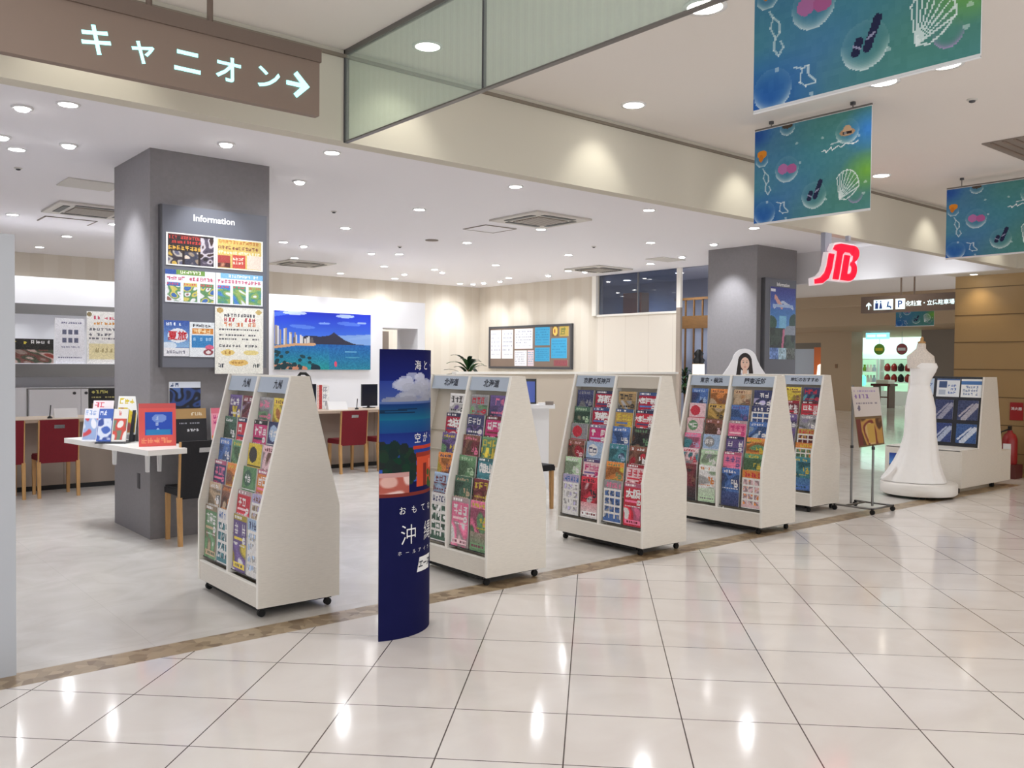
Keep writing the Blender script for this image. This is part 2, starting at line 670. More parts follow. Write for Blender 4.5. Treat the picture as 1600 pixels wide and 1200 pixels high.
# shop walls
b = MB(); b.box(0.2, 13.45, 17.3, 17.45, 0, HS, 'beige_paper'); struct('wall_back', b)
b = MB(); b.box(0.2, 0.35, 5.1, 17.3, 0, HS, 'white_panel'); struct('wall_left', b)
b = MB(); b.box(13.3, 13.45, 13.2, 17.3, 0, HS, 'beige_paper'); b.box(13.24, 13.3, 13.2, 13.32, 2.62, HS, 'rack_edge')
struct('wall_board', b)
b = MB(); b.box(13.3, 13.42, 11.06, 13.2, 0, 2.6, 'pale_panel'); b.box(13.27, 13.45, 11.06, 13.2, 2.6, 2.64, 'rack_edge')
struct('wall_partition', b)
b = MB(); b.box(13.27, 13.33, 10.96, 11.06, 0, 2.7, 'counter_front'); b.box(13.27, 13.33, 10.96, 11.06, 2.7, HS, 'rack_edge')
struct('trim_post', b)
b = MB()
b.box(13.34, 13.36, 11.06, 13.2, 2.64, HS, 'clear_glass')
struct('window_1', b)
b = MB(); b.box(13.33, 13.37, 12.1, 12.12, 2.64, HS, 'grey_strip'); struct('trim_glass_joint', b)
# white office partition with a doorway, and its lit canopy
b = MB()
b.box(0.35, 8.29, 13.6, 13.72, 0, 2.7, 'white_panel')
b.box(9.04, 9.2, 13.6, 14.3, 0, 2.7, 'white_panel')
b.box(8.29, 9.04, 13.6, 14.3, 2.22, 2.7, 'white_panel')
b.box(8.17, 8.29, 13.72, 14.3, 0, 2.7, 'grey_strip')
struct('wall_office', b)
b = MB(); b.box(8.29, 9.04, 14.6, 14.7, 0, 2.2, 'counter_front'); struct('door_1', b)
b = MB(); b.box(0.35, 4.9, 13.2, 13.6, 2.34, 2.7, 'white_panel'); b.box(0.35, 4.9, 13.18, 13.2, 2.20, 2.34, 'grey_strip'); struct('trim_canopy', b)
b = MB(); b.box(0.35, 4.9, 13.1, 13.6, 1.50, 1.54, 'white_panel'); b.box(0.35, 4.9, 13.08, 13.1, 1.36, 1.535, 'grey_strip'); struct('trim_ledge', b)
# pillars
b = MB(); b.box(2.53, 3.64, 8.05, 9.12, 0, HS, 'pillar_grey'); b.box(2.525, 2.53, 8.33, 8.40, 0.42, 0.56, 'dark_grey'); struct('pillar_front', b)
b = MB(); b.box(11.62, 12.7, 8.1, 9.03, 0, HS, 'pillar_grey'); struct('pillar_rear', b)
# partition at the very left of the shopfront
b = MB(); b.box(-2.5, 0.91, 4.97, 5.03, 0.0, 2.205, 'edge_panel'); struct('partition_shopfront', b)
# low partition across the shop
b = MB(); b.box(7.3, 12.02, 10.0, 10.06, 0, 1.44, 'beige_low'); b.box(7.28, 12.04, 9.97, 10.09, 1.44, 1.475, 'rack_edge'); struct('partition_low', b)
# back room behind the glass
b = MB()
b.box(15.3, 15.4, 9.9, 15.6, 0, HS, 'room_blue'); b.box(13.45, 15.3, 15.5, 15.6, 0, HS, 'room_blue')
struct('wall_room', b)
b = MB(); b.box(13.45, 15.3, 9.9, 15.6, HS, HS + 0.04, 'room_blue'); struct('ceiling_room', b)
# tan wall to the right with horizontal grooves
b = MB(); b.box(13.9, 14.1, -8, 6.11, 0, HM, 'tan_wall')
for k in range(9):
    b.box(13.895, 13.9, -8, 6.11, 0.33 + 0.41 * k, 0.342 + 0.41 * k, 'tan_groove')
struct('wall_right', b)
b = MB(); b.box(13.12, 13.9, -8, 6.11, 2.98, 3.02, 'bulkhead_cream'); struct('ceiling_soffit', b)
# corridor end
b = MB(); b.box(26.0, 26.3, 5, 26, 2.88, HM, 'corridor_beige'); b.box(22.0, 22.3, 5, 26, 3.22, HM, 'corridor_beige'); struct('beam_corridor', b)
b = MB(); b.box(26.3, 38, 5, 26, 2.88, 2.95, 'corridor_beige'); struct('ceiling_arcade', b)
b = MB(); b.box(30, 30.5, 6, 14.29, 0, 2.9, 'corridor_grey'); struct('wall_arcade_end', b)
b = MB(); b.box(30, 30.8, 16.84, 18.06, 0, 2.9, 'corridor_beige'); b.box(29.98, 30, 17.38, 17.46, 1.55, 1.7, 'wood_brown'); struct('column_arcade', b)
b = MB(); b.box(33, 33.2, 19.2, 24, 0, 2.9, 'corridor_grey'); b.box(30.0, 30.1, 18.06, 24, 2.5, 2.9, 'corridor_beige')
struct('wall_arcade_side', b)
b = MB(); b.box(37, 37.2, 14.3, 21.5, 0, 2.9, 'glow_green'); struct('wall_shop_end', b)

# hanging glass smoke screen under the mall ceiling
b = MB(); b.box(2.707, 2.723, 3.512, 4.895, 2.95, HM - 0.03, 'screen_glass'); sg = struct('window_2', b)
b = MB(); b.box(2.707, 2.723, 0.9, 3.500, 2.95, HM - 0.03, 'screen_glass'); struct('window_3', b)
b = MB()
b.box(2.70, 2.73, 0.9, 4.9, HM - 0.03, HM, 'steel_grey')
b.box(2.70, 2.73, 0.9, 4.9, 2.942, 2.95, 'steel_grey')
b.box(2.705, 2.725, 3.5, 3.512, 2.95, HM - 0.03, 'dark_grey')
b.box(2.70, 2.73, 4.885, 4.9, 2.942, HM, 'dark_grey')
struct('trim_glass_screen', b)

# ================================================================= CEILING FITTINGS
ORD = ['first', 'second', 'third', 'fourth', 'fifth', 'sixth', 'seventh', 'eighth']


def downlight(x, y, z, r, label, group, lens='lens'):
    t = thing('downlight', label, 'ceiling light', (x, y, z), 0, group)
    b = MB(); b.lathe([(r, 0.0), (r * 1.25, 0.0), (r * 1.25, -0.008), (r, -0.008)], (0, 0, 0), 'white_plastic', caps=False); b.build('trim_ring', t)
    b = MB(); b.lathe([(r, -0.002), (r, -0.006)], (0, 0, 0), lens); b.build('lens', t)
    return t


rows = [
    ('front row', [(1.65, 7.1), (3.82, 7.14), (6.0, 7.19), (8.1, 7.19), (10.19, 7.16)]),
    ('second row', [(1.65, 8.91), (6.02, 9.04), (8.15, 9.21), (10.26, 9.07)]),
    ('third row', [(6.08, 10.97), (8.21, 11.0), (10.38, 11.02), (12.38, 10.94)]),
    ('fourth row', [(2.34, 12.91), (3.56, 12.85), (6.07, 12.91), (8.22, 12.95), (10.45, 13.09), (12.13, 12.88)]),
    ('fifth row', [(3.37, 14.59), (7.14, 14.73), (9.03, 14.77), (10.07, 14.56), (12.2, 14.82)]),
    ('back row', [(3.35, 16.3), (9.07, 16.56), (10.49, 16.7), (12.25, 16.67)]),
]
for rn, pts in rows:
    for k, (x, y) in enumerate(pts):
        downlight(x, y, HS, 0.065, 'round recessed downlight in white shop ceiling, %s from shopfront, %s from left' % (rn, ORD[k]), 'shop ceiling downlights')
        spot('lamp', (x, y, HS - 0.03), SHOP_W, COOL, 160)
# adjustable spotlights aimed at walls and pillars
aim = [
    ((1.41, 7.41), (1.6, 7.6, 0.8), 'beside the leftmost front-row downlight'),
    ((1.96, 8.42), (2.53, 8.6, 1.9), 'left of the pillar with the Information board'),
    ((1.46, 8.49), (2.0, 9.5, 0.9), 'at the far left edge of the view'),
    ((2.98, 7.46), (3.05, 8.05, 2.3), 'in front of the Information pillar'),
    ((4.17, 8.49), (4.3, 9.5, 0.8), 'right of the Information pillar'),
    ((6.51, 13.1), (6.6, 13.6, 2.4), 'over the left half of the beach picture'),
    ((7.78, 13.13), (7.6, 13.6, 2.4), 'over the right half of the beach picture'),
    ((10.11, 15.73), (10.2, 17.3, 2.2), 'washing the beige back wall'),
    ((10.46, 14.85), (11.0, 17.3, 1.9), 'beside the fourth downlight of the fifth row'),
    ((12.5, 16.5), (12.4, 17.3, 2.3), 'in the far corner of the shop'),
    ((12.52, 15.52), (13.3, 15.9, 2.3), 'over the middle of the notice board'),
    ((12.44, 13.81), (13.3, 13.9, 2.3), 'over the right end of the notice board'),
    ((12.45, 12.73), (12.2, 12.4, 0.9), 'over the pale partition'),
    ((12.5, 16.1), (13.3, 16.8, 2.3), 'over the left end of the notice board'),
    ((11.95, 9.85), (12.6, 10.4, 1.2), 'behind the pillar with the blue poster'),
    ((11.06, 8.5), (11.62, 8.6, 2.2), 'left of the pillar with the blue poster'),
]
for (x, y), tg, wh in aim:
    t = thing('spotlight', 'small bright adjustable ceiling spotlight %s' % wh, 'ceiling light', (x, y, HS), 0, 'adjustable shop spotlights')
    b = MB(); b.lathe([(0.05, 0), (0.075, 0), (0.075, -0.012), (0.05, -0.012)], (0, 0, 0), 'white_plastic', caps=False); b.build('trim_ring', t)
    b = MB(); b.lathe([(0.05, -0.004), (0.047, -0.022), (0.035, -0.03)], (0, 0, 0), 'lens'); b.build('lens', t)
    spot('lamp', (x, y, HS - 0.05), SHOP_W * (0.8 if 'in front' in wh else 1.5 if 'pillar' in wh else 0.7), COOL, 66, 0.8, tg)
# canopy and ledge lamps (their light only shows as the bright panels)
for x in (1.9, 2.5, 3.1, 3.7):
    spot('lamp', (x, 13.35, 2.19), 1.5, COOL, 150)

mall = [
    ((3.84, 3.03), 0.095, 'large round mall downlight right above the top edge of the glass screen'),
    ((4.885, 4.5), 0.075, 'round mall downlight between the glass screen and the sea banners'),
    ((5.71, 2.60), 0.09, 'mall downlight half hidden under the right end of the largest banner'),
    ((5.74, 3.03), 0.09, 'mall downlight half hidden behind the middle of the largest banner'),
    ((8.53, 4.5), 0.075, 'mall downlight at the right edge of the middle sea banner'),
    ((3.05, 4.5), 0.075, 'round mall downlight glaring through the glass screen'),
]
for (x, y), r, lb in mall:
    downlight(x, y, HM, r, lb, 'mall ceiling downlights', 'lens_warm')
for x in (-0.6, 1.22, 3.05, 4.885, 6.71, 8.53, 10.36, 12.2):
    spot('mall_lamp', (x, 4.5, HM - 0.03), 6.0, (1.0, 0.97, 0.86), 82, 0.8, (x, FR, 2.86))
for x in (-6.0, -2.6, 0.6, 3.84, 7.0, 10.2):
    for y in (-5.5, -2.4, 0.4, 3.03):
        spot('mall_lamp', (x, y, HM - 0.03), MALL_W, WARM, 160, radius=0.10)
for x, y in ((12.9, 0.5), (12.6, -3), (15.5, 8.0), (18.5, 8.5), (18.5, 12.5), (24.0, 9.5), (24, 14.5), (28, 12), (28, 16)):
    spot('mall_lamp', (x, y, HM - 0.03 if x < 26 else 2.86), 13.0, (1.0, 0.9, 0.76), 160)
for y, lb in ((5.75, 'warm wall-washing downlight at the left end of the tan wall'), (4.55, 'warm wall-washing downlight over the middle of the tan wall')):
    downlight(13.68, y, 2.98, 0.05, lb, 'tan wall downlights', 'lens_warm')
    spot('mall_lamp', (13.7, y, 2.95), 9.0, (1.0, 0.84, 0.56), 110, 1.0)
spot('mall_lamp', (13.7, 3.2, 2.95), 9.0, (1.0, 0.84, 0.56), 110, 1.0)
for x, y in ((14.0, 11.6), (14.4, 13.4)):
    downlight(x, y, HS, 0.08, 'ceiling light of the blue room seen %s' % ('right of the partition post' if y < 12 else 'through the glass above the partition'), 'blue room lights')
    spot('room_lamp', (x, y, HS - 0.04), 42.0, (0.86, 0.92, 1.0), 165)
for y in (8.2, 6.4):
    downlight(17.0, y, HM, 0.08, 'corridor downlight %s the hanging parking sign' % ('above the left part of' if y > 7 else 'to the upper right of'), 'corridor downlights', 'lens_warm')
# spots added in mid-air, without fittings, to brighten the side fascia
for y in (5.8, 7.0, 8.2):
    spot('lamp', (12.4, y, 2.6), 9.0, COOL, 100, 1.0, (13.0, y, 3.05))


def cassette(x, y, rz, label):
    t = thing('cassette_air_conditioner', label, 'air conditioner', (x, y, HS), rz, 'ceiling cassette air conditioners')
    b = MB(); b.box(-0.47, 0.47, -0.47, 0.47, -0.025, -0.002, 'ac_white'); b.build('panel', t)
    b = MB(); b.box(-0.25, 0.25, -0.25, 0.25, -0.035, -0.0255, 'ac_grille')
    for k in range(9):
        b.box(-0.25, 0.25, -0.235 + k * 0.055, -0.222 + k * 0.055, -0.039, -0.0352, 'ac_white')
    b.build('intake_grille', t)
    for k in range(4):
        b = MB()
        c, s = math.cos(k * PI / 2), math.sin(k * PI / 2)
        P = [(-0.27, 0.31), (0.27, 0.31), (0.27, 0.385), (-0.27, 0.385)]
        b.prism([(p[0] * c - p[1] * s, p[0] * s + p[1] * c) for p in P], 2, -0.031, -0.0255, 'black')
        b.build('air_slot', t)
    return t


cassette(3.02, 11.85, 0, 'square ceiling air conditioner left of the Information pillar')
cassette(7.58, 8.58, 0, 'square ceiling air conditioner in the middle of the shop ceiling')
cassette(7.62, 15.4, 0, 'far ceiling air conditioner just right of the Information pillar')
cassette(12.3, 12.2, 0, 'far ceiling air conditioner above the pale partition')
b = MB(); b.box(7.35, 7.85, 9.42, 9.9, HS - 0.006, HS - 0.001, 'shop_ceiling')
for q in ((7.33, 7.35, 9.4, 9.92), (7.85, 7.87, 9.4, 9.92), (7.33, 7.87, 9.4, 9.42), (7.33, 7.87, 9.9, 9.92)):
    b.box(*q, HS - 0.009, HS - 0.001, 'ac_grille')
tag(b.build('access_hatch'), 'square ceiling access hatch beside the middle air conditioner', 'hatch')
b = MB(); b.box(2.7, 3.3, 12.75, 13.2, HS - 0.006, HS - 0.001, 'shop_ceiling')
for q in ((2.68, 2.7, 12.73, 13.2), (3.3, 3.32, 12.73, 13.2), (2.68, 3.32, 12.73, 12.75)):
    b.box(*q, HS - 0.009, HS - 0.001, 'ac_grille')
tag(b.build('access_hatch'), 'square ceiling access hatch below the left air conditioner', 'hatch')
b = MB(); b.box(11.75, 12.35, 10.1, 10.5, HS - 0.012, HS - 0.001, 'ac_white')
tag(b.build('ceiling_vent'), 'pale rectangular ceiling vent left of the rear pillar', 'vent')
b = MB(); b.box(2.3, 2.53 + 0.3, 9.9, 10.4, HS - 0.012, HS - 0.001, 'ac_white')
tag(b.build('ceiling_vent'), 'small ceiling vent peeking out left of the Information pillar', 'vent')
b = MB(); b.lathe([(0.1, -0.001), (0.1, -0.01), (0.02, -0.014)], (7.65, 11.14, HS), 'ac_grille'); tag(b.build('ceiling_speaker'), 'flat round grey ceiling speaker in the shop', 'speaker')
for x, y, z, lb in ((7.69, 12.1, HS, 'dark round smoke detector beyond the ceiling speaker'), (1.82, 9.76, HS, 'dark small sensor left of the Information pillar'),
                    (5.31, 9.87, HS, 'grey small sensor in the middle of the shop ceiling'), (9.94, 9.97, HS, 'tiny sensor left of the rear pillar'),
                    (6.6, 2.81, HM, 'small dark sensor on mall ceiling right of the banners')):
    t = thing('smoke_detector', lb, 'detector', (x, y, z), 0, 'ceiling sensors')
    b = MB(); b.lathe([(0.036, -0.001), (0.036, -0.008), (0.024, -0.012)], (0, 0, 0), 'ac_white'); b.build('base', t)
    b = MB(); b.lathe([(0.022, -0.0122), (0.02, -0.022), (0.01, -0.026)], (0, 0, 0), 'dark_grey'); b.build('sensor_head', t)
t = thing('return_grille', 'brown slatted air grille in the mall ceiling right of banners', 'vent', (8.5, 3.0, HM))
b = MB(); b.box(-0.55, 0.55, -1.2, 0.3, -0.01, -0.001, 'ac_grille'); b.build('backing', t)
b = MB()
for k in range(16):
    b.box(-0.55, 0.55, -1.17 + k * 0.092, -1.15 + k * 0.092, -0.02, -0.0102, 'sign_brown')
b.build('slats', t)

# ================================================================= HANGING SIGNS
t = thing('hanging_sign', 'brown hanging sign with glowing katakana and an arrow', 'sign', (1.33, 4.0, 2.80))
b = MB(); b.box(-0.75, 0.74, 0.0, 0.045, 0, 0.315, 'sign_brown'); b.build('sign_box', t)
b = MB(); b.box(-0.755, 0.745, -0.012, 0.055, 0.262, 0.325, 'sign_brown_dark'); b.build('top_rail', t)
b = MB()
for ch, cx, wd_, cz, ht_ in (('キ', -0.292, 0.118, 0.127, 0.122), ('ャ', -0.103, 0.096, 0.116, 0.096), ('ニ', 0.089, 0.117, 0.121, 0.092), ('オ', 0.277, 0.118, 0.128, 0.112), ('ン', 0.474, 0.112, 0.131, 0.098)):
    _, _, gw, gh = text_mesh(ch, 0.016)
    sz = ht_ / gh
    b.text(ch, (cx, -0.004, cz), (1, 0, 0), (0, 0, 1), sz, 'lit_cyan', 0.016, sx=wd_ / (gw * sz))
b.build('lettering', t)
b = MB()
A_ = [(0.565, 0.128), (0.655, 0.128), (0.61, 0.175), (0.63, 0.195), (0.71, 0.116), (0.63, 0.037), (0.61, 0.057), (0.655, 0.104), (0.565, 0.104)]
b.prism([((x - 0.637) * 0.83 + 0.624, (z - 0.116) * 0.80 + 0.130) for x, z in A_], 1, -0.006, 0.0, 'lit_cyan'); b.build('arrow', t)
for x in (-0.07, 0.2):
    b = MB(); b.cyl((x, 0.022, 0.325), (x, 0.022, HM - 2.80), 0.014, 'sign_brown_dark'); b.build('rod', t)

t = thing('hanging_sign', 'brown hanging sign to toilets and parking with white symbols', 'sign', (16.0, 7.9, 2.62))
b = MB(); b.box(0, 0.15, -0.9, 0.9, 0, 0.31, 'sign_brown_dark'); b.build('sign_box', t)
UY, UZ = (0, -1, 0), (0, 0, 1)
b = MB()
for y, wd in ((0.54, 0.2), (0.35, 0.17), (0.125, 0.18)):
    b.box(-0.006, 0, y - wd / 2, y + wd / 2, 0.05, 0.24, 'lit_white')
b.build('symbol_plate', t)
b = MB()
b.text('P', (-0.008, 0.125, 0.145), UY, UZ, 0.18, 'ink_blue', 0.02)
for yy, sk in ((0.58, 0), (0.50, 1)):
    b.lathe([(0.001, -0.018), (0.018, 0), (0.001, 0.018)], (-0.01, yy, 0.205), 'ink_blue', 8)
    b.prism([(yy - 0.03, 0.07), (yy + 0.03, 0.07), (yy + (0.012 if sk else 0.03), 0.18), (yy - (0.012 if sk else 0.03), 0.18)], 0, -0.009, -0.0065, 'ink_blue')
b.lathe([(0.05, -0.004), (0.05, 0.004)], (-0.012, 0.33, 0.1), 'ink_blue', 12)
b.prism([(0.38, 0.1), (0.36, 0.2), (0.34, 0.2), (0.35, 0.12), (0.31, 0.12), (0.29, 0.07), (0.31, 0.07), (0.325, 0.1)], 0, -0.012, -0.0065, 'ink_blue')
b.build('symbols', t)
b = MB(); b.text('化粧室・立体駐車場', (-0.006, 0.02, 0.145), UY, UZ, 0.098, 'lit_white', 0.02, 'l')
b.build('lettering', t)
b = MB(); b.prism([(0.73, 0.06), (0.75, 0.06), (0.75, 0.15), (0.79, 0.12), (0.79, 0.15), (0.74, 0.20), (0.69, 0.15), (0.69, 0.12), (0.73, 0.15)], 0, -0.006, 0, 'lit_white')
b.build('arrow', t)
for y in (-0.1, 0.15):
    b = MB(); b.cyl((0.07, y, 0.31), (0.07, y, HM - 2.62), 0.016, 'sign_brown_dark'); b.build('rod', t)

# red shop logo hung at the shopfront corner: slanted letters J, T, B with white rims
t = thing('shop_sign', 'big red slanted three-letter logo hung at the shopfront corner', 'sign', (7.95, 4.86, 2.475))


def slant(P, k=0.28):
    return [((x + z * k) * 0.87, z * 0.87) for x, z in P]


J = slant([(-0.05, -0.03), (0.06, 0.0), (0.13, 0.06), (0.155, 0.14), (0.155, 0.29), (0.255, 0.29), (0.255, 0.11), (0.22, 0.0), (0.12, -0.06), (-0.03, -0.08)])
Tt = slant([(0.325, 0.0), (0.435, 0.0), (0.435, 0.30), (0.47, 0.335), (0.60, 0.335), (0.66, 0.305), (0.66, 0.425), (0.36, 0.425), (0.25, 0.40), (0.225, 0.345), (0.325, 0.33)])
def arc(cx, cz, rx, rz, a0, a1, n=8):
    return [(cx + rx * math.cos(a0 + (a1 - a0) * i / n), cz + rz * math.sin(a0 + (a1 - a0) * i / n)) for i in range(n + 1)]
B1 = slant([(0.49, 0.0)] + arc(0.66, 0.12, 0.15, 0.12, -PI / 2, PI / 2 - 0.4) + arc(0.66, 0.325, 0.14, 0.10, -PI / 2 + 0.5, PI / 2) + [(0.64, 0.425), (0.64, 0.33)] + arc(0.655, 0.275, 0.04, 0.05, PI / 2, -PI / 2, 5) + arc(0.645, 0.135, 0.06, 0.055, PI / 2, -PI / 2, 6) + [(0.60, 0.08), (0.60, 0.30), (0.49, 0.30)])


def grow(P, d):
    cx = sum(p[0] for p in P) / len(P); cz = sum(p[1] for p in P) / len(P)
    out = []
    n = len(P)
    ar = sum(P[i][0] * P[(i + 1) % n][1] - P[(i + 1) % n][0] * P[i][1] for i in range(n))
    s = 1 if ar > 0 else -1
    for i in range(n):
        a, c, e = Vector(P[i - 1]), Vector(P[i]), Vector(P[(i + 1) % n])
        n1 = Vector(((c - a).y, -(c - a).x)); n2 = Vector(((e - c).y, -(e - c).x))
        q = (n1.normalized() + n2.normalized())
        q = q.normalized() * min(1.6, 1.0 / max(0.5, q.length / 2)) if q.length > 1e-6 else Vector((0, 0))
        out.append((c.x + s * q.x * d, c.y + s * q.y * d))
    return out


for nm, P in (('letter', J), ('letter', Tt), ('letter', B1)):
    b = MB(); b.prism(P, 1, -0.035, 0.04, 'jtb_red'); lo = b.build(nm, t)
    b = MB(); b.prism(grow(P, 0.016), 1, -0.02, 0.034, 'jtb_edge'); b.build('rim', lo)
b = MB(); b.box(0.62, 0.66, 0.0, 0.04, 0.42, 2.95 - 2.475, 'jtb_side'); b.build('bracket', t)
b = MB(); b.box(0.24, 0.36, 0.041, 0.09, 0.10, 2.95 - 2.475, 'jtb_side'); b.build('bracket', t)


# ================================================================= SEA BANNERS
def sea_banner(seed):
    a = Art(150, 114, (40, 120, 150), seed)
    u, v = a.U, a.V
    f = 0.5 + 0.5 * np.sin(5 * u + 3 * v + 0.6) * np.cos(4 * v - 2 * u)
    g = np.clip(0.9 * u + 0.25 * np.sin(7 * v + 3 * u) - 0.25, 0, 1)
    base = C_((74, 138, 152))[None, None] * (1 - f[..., None]) + C_((72, 122, 168))[None, None] * f[..., None]
    a.A = base * (1 - 0.75 * g[..., None]) + C_((84, 138, 96))[None, None] * 0.75 * g[..., None]
    k = np.clip(1.2 - 3.2 * np.hypot(u - 0.0, v - 1.0), 0, 1)[..., None]
    a.A = a.A * (1 - k) + C_((36, 92, 168)) * k
    k = np.clip(1.1 - 4.5 * np.hypot(u - 0.98, v - 0.22), 0, 1)[..., None]
    a.A = a.A * (1 - k) + C_((60, 130, 205)) * k
    k = np.clip(1.0 - 4.5 * np.hypot(u - 0.97, v - 0.62), 0, 1)[..., None]
    a.A = a.A * (1 - 0.8 * k) + C_((130, 190, 60)) * 0.8 * k
    k = np.clip(1.0 - 6 * np.hypot(u - 0.02, v - 0.05), 0, 1)[..., None]
    a.A = a.A * (1 - k) + C_((34, 78, 160)) * k
    a.noise(0, 0, 1, 1, 0.012, 4)
    W_ = (226, 236, 236)
    def bubble(cu, cv, r, col=W_, al=0.85):
        d = np.hypot(u - cu, (v - cv) * 0.76)
        low = np.clip((v - cv) / r * 0.8 + 0.3, 0.12, 1)
        kk = (np.clip((d / r), 0, 1) ** 4 * (d < r) * low * al)[..., None]
        a.A = a.A * (1 - kk) + C_(col) * kk
    bubble(0.30, 0.47, 0.105)
    bubble(0.54, 0.79, 0.105)
    bubble(0.81, 0.20, 0.095)
    bubble(0.30, 0.02, 0.07)
    bubble(0.10, 0.90, 0.10)
    bubble(0.88, 0.85, 0.06, (220, 150, 220), 0.6)
    bubble(0.07, 0.32, 0.06)
    # pink things in the first bubble, sandals in the second, hat in the third
    a.ell(0.265, 0.46, 0.045, 0.055, (178, 112, 166)).ell(0.345, 0.47, 0.045, 0.05, (176, 96, 150))
    a.line([(0.50, 0.82), (0.515, 0.76)], (38, 40, 72), 0.019).line([(0.55, 0.81), (0.595, 0.66)], (38, 40, 72), 0.019)
    a.line([(0.49, 0.78), (0.52, 0.80)], (150, 150, 180), 0.005).line([(0.55, 0.76), (0.585, 0.73)], (150, 150, 180), 0.005)
    a.ell(0.81, 0.21, 0.062, 0.035, (176, 142, 112)).ell(0.81, 0.19, 0.035, 0.05, (198, 164, 132)).rect(0.775, 0.205, 0.845, 0.225, (44, 36, 40))
    a.ell(0.07, 0.26, 0.045, 0.045, (214, 136, 44)).ell(0.06, 0.30, 0.02, 0.04, (200, 120, 40))
    a.ell(0.30, 0.01, 0.05, 0.03, (80, 70, 60))
    # shell
    for i in range(9):
        th_ = math.radians(-118 + 12.5 * i)
        rr_ = 0.20 + 0.05 * math.sin(i / 8 * PI)
        a.line([(0.755, 0.87), (0.79 + rr_ * 0.62 * math.cos(th_), 0.83 + rr_ * 1.0 * math.sin(th_))], W_, 0.0035, 0.85)
        if i:
            a.line([pv, (0.79 + rr_ * 0.62 * math.cos(th_), 0.83 + rr_ * 1.0 * math.sin(th_))], W_, 0.004, 0.85)
        pv = (0.79 + rr_ * 0.62 * math.cos(th_), 0.83 + rr_ * 1.0 * math.sin(th_))
    a.line([pv, (0.86, 0.84), (0.81, 0.88), (0.755, 0.87)], W_, 0.004, 0.85)
    # seahorse and small fish, drawn as pale outlines
    a.line([(0.08, 0.42), (0.10, 0.46), (0.085, 0.52), (0.11, 0.58), (0.105, 0.66), (0.13, 0.70), (0.155, 0.66), (0.14, 0.62)], W_, 0.005, 0.6)
    a.line([(0.10, 0.46), (0.13, 0.50), (0.135, 0.56), (0.11, 0.60)], W_, 0.006, 0.6)
    a.line([(0.21, 0.80), (0.25, 0.82), (0.24, 0.90), (0.27, 0.93), (0.32, 0.92), (0.28, 0.86), (0.28, 0.81), (0.25, 0.82)], W_, 0.004, 0.7)
    for q in range(10):
        x_, y_ = a.r.rand(), a.r.rand()
        a.ell(x_, y_, 0.012, 0.014, W_, 0.5)
    # script
    a.line([(0.60, 0.36), (0.63, 0.345), (0.64, 0.37), (0.68, 0.33), (0.69, 0.36), (0.74, 0.325), (0.76, 0.35), (0.80, 0.32), (0.86, 0.335), (0.9, 0.315)], (240, 244, 246), 0.004, 0.9)
    a.line([(0.68, 0.30), (0.76, 0.285)], (230, 236, 240), 0.005, 0.7)
    a.A = np.clip(a.A, 0, 1)
    return a.A


BAN = sea_banner(5)


def banner(x, y0, y1, z0, z1, label):
    t = thing('ceiling_banner', label, 'banner', (x, (y0 + y1) / 2, z1), 0, 'sea themed ceiling banners')
    hw = (y1 - y0) / 2
    b = MB()
    b.grid(BAN, (-0.004, hw, -0.012), (0, -2 * hw, 0), (0, 0, z0 - z1 + 0.024), 'print_matt')
    b.grid(BAN[:, ::-1], (0.004, hw, -0.012), (0, -2 * hw, 0), (0, 0, z0 - z1 + 0.024), 'print_matt')
    b.build('printed_cloth', t)
    b = MB(); b.box(-0.003, 0.003, -hw, hw, z0 - z1, 0.0, 'banner_edge'); b.build('backing', t)
    b = MB(); b.cyl((0, -hw, 0.0), (0, hw, 0.0), 0.008, 'steel_grey'); b.build('rod', t)
    b = MB(); b.cyl((0, -hw, z0 - z1), (0, hw, z0 - z1), 0.005, 'banner_edge'); b.build('weight_bar', t)
    for s in (-1, 1):
        b = MB(); b.cyl((0, s * hw * 0.7, 0.006), (0, s * hw * 0.7, HM - z1), 0.004, 'steel_grey'); b.lathe([(0.02, 0), (0.02, -0.02)], (0, s * hw * 0.7, HM - z1), 'dark_grey', 10); b.build('hook', t)


banner(3.40, 1.42, 2.40, 2.722, 3.465, 'largest and nearest sea banner with shells hanging under the mall ceiling')
banner(6.03, 3.257, 4.238, 2.712, 3.465, 'middle sea banner with hat and script, left of the shop logo')
banner(9.25, 3.19, 4.17, 2.70, 3.42, 'sea banner cut by the right edge of the view')
banner(22.6, 10.45, 11.45, 2.66, 3.4, 'far dark sea banner below the parking sign')

# ================================================================= BROCHURE RACKS
RD = 0.555          # rack depth at the base
RX, UZV = (0, -1, 0), (0, 0, 1)


def fx(z):
    return 0.0 if z < 0.61 else (z - 0.61) / 0.885 * 0.215


def side_poly():
    return [(0, 0.07), (0, 0.61), (0.215, 1.495), (0.34, 1.495), (RD, 0.66), (RD, 0.07)]


ROWT = [1.355, 1.204, 1.053, 0.902, 0.751, 0.600]
TILT = math.radians(6)
BW, BH, BT = 0.205, 0.285, 0.010
LOWT = math.radians(2)


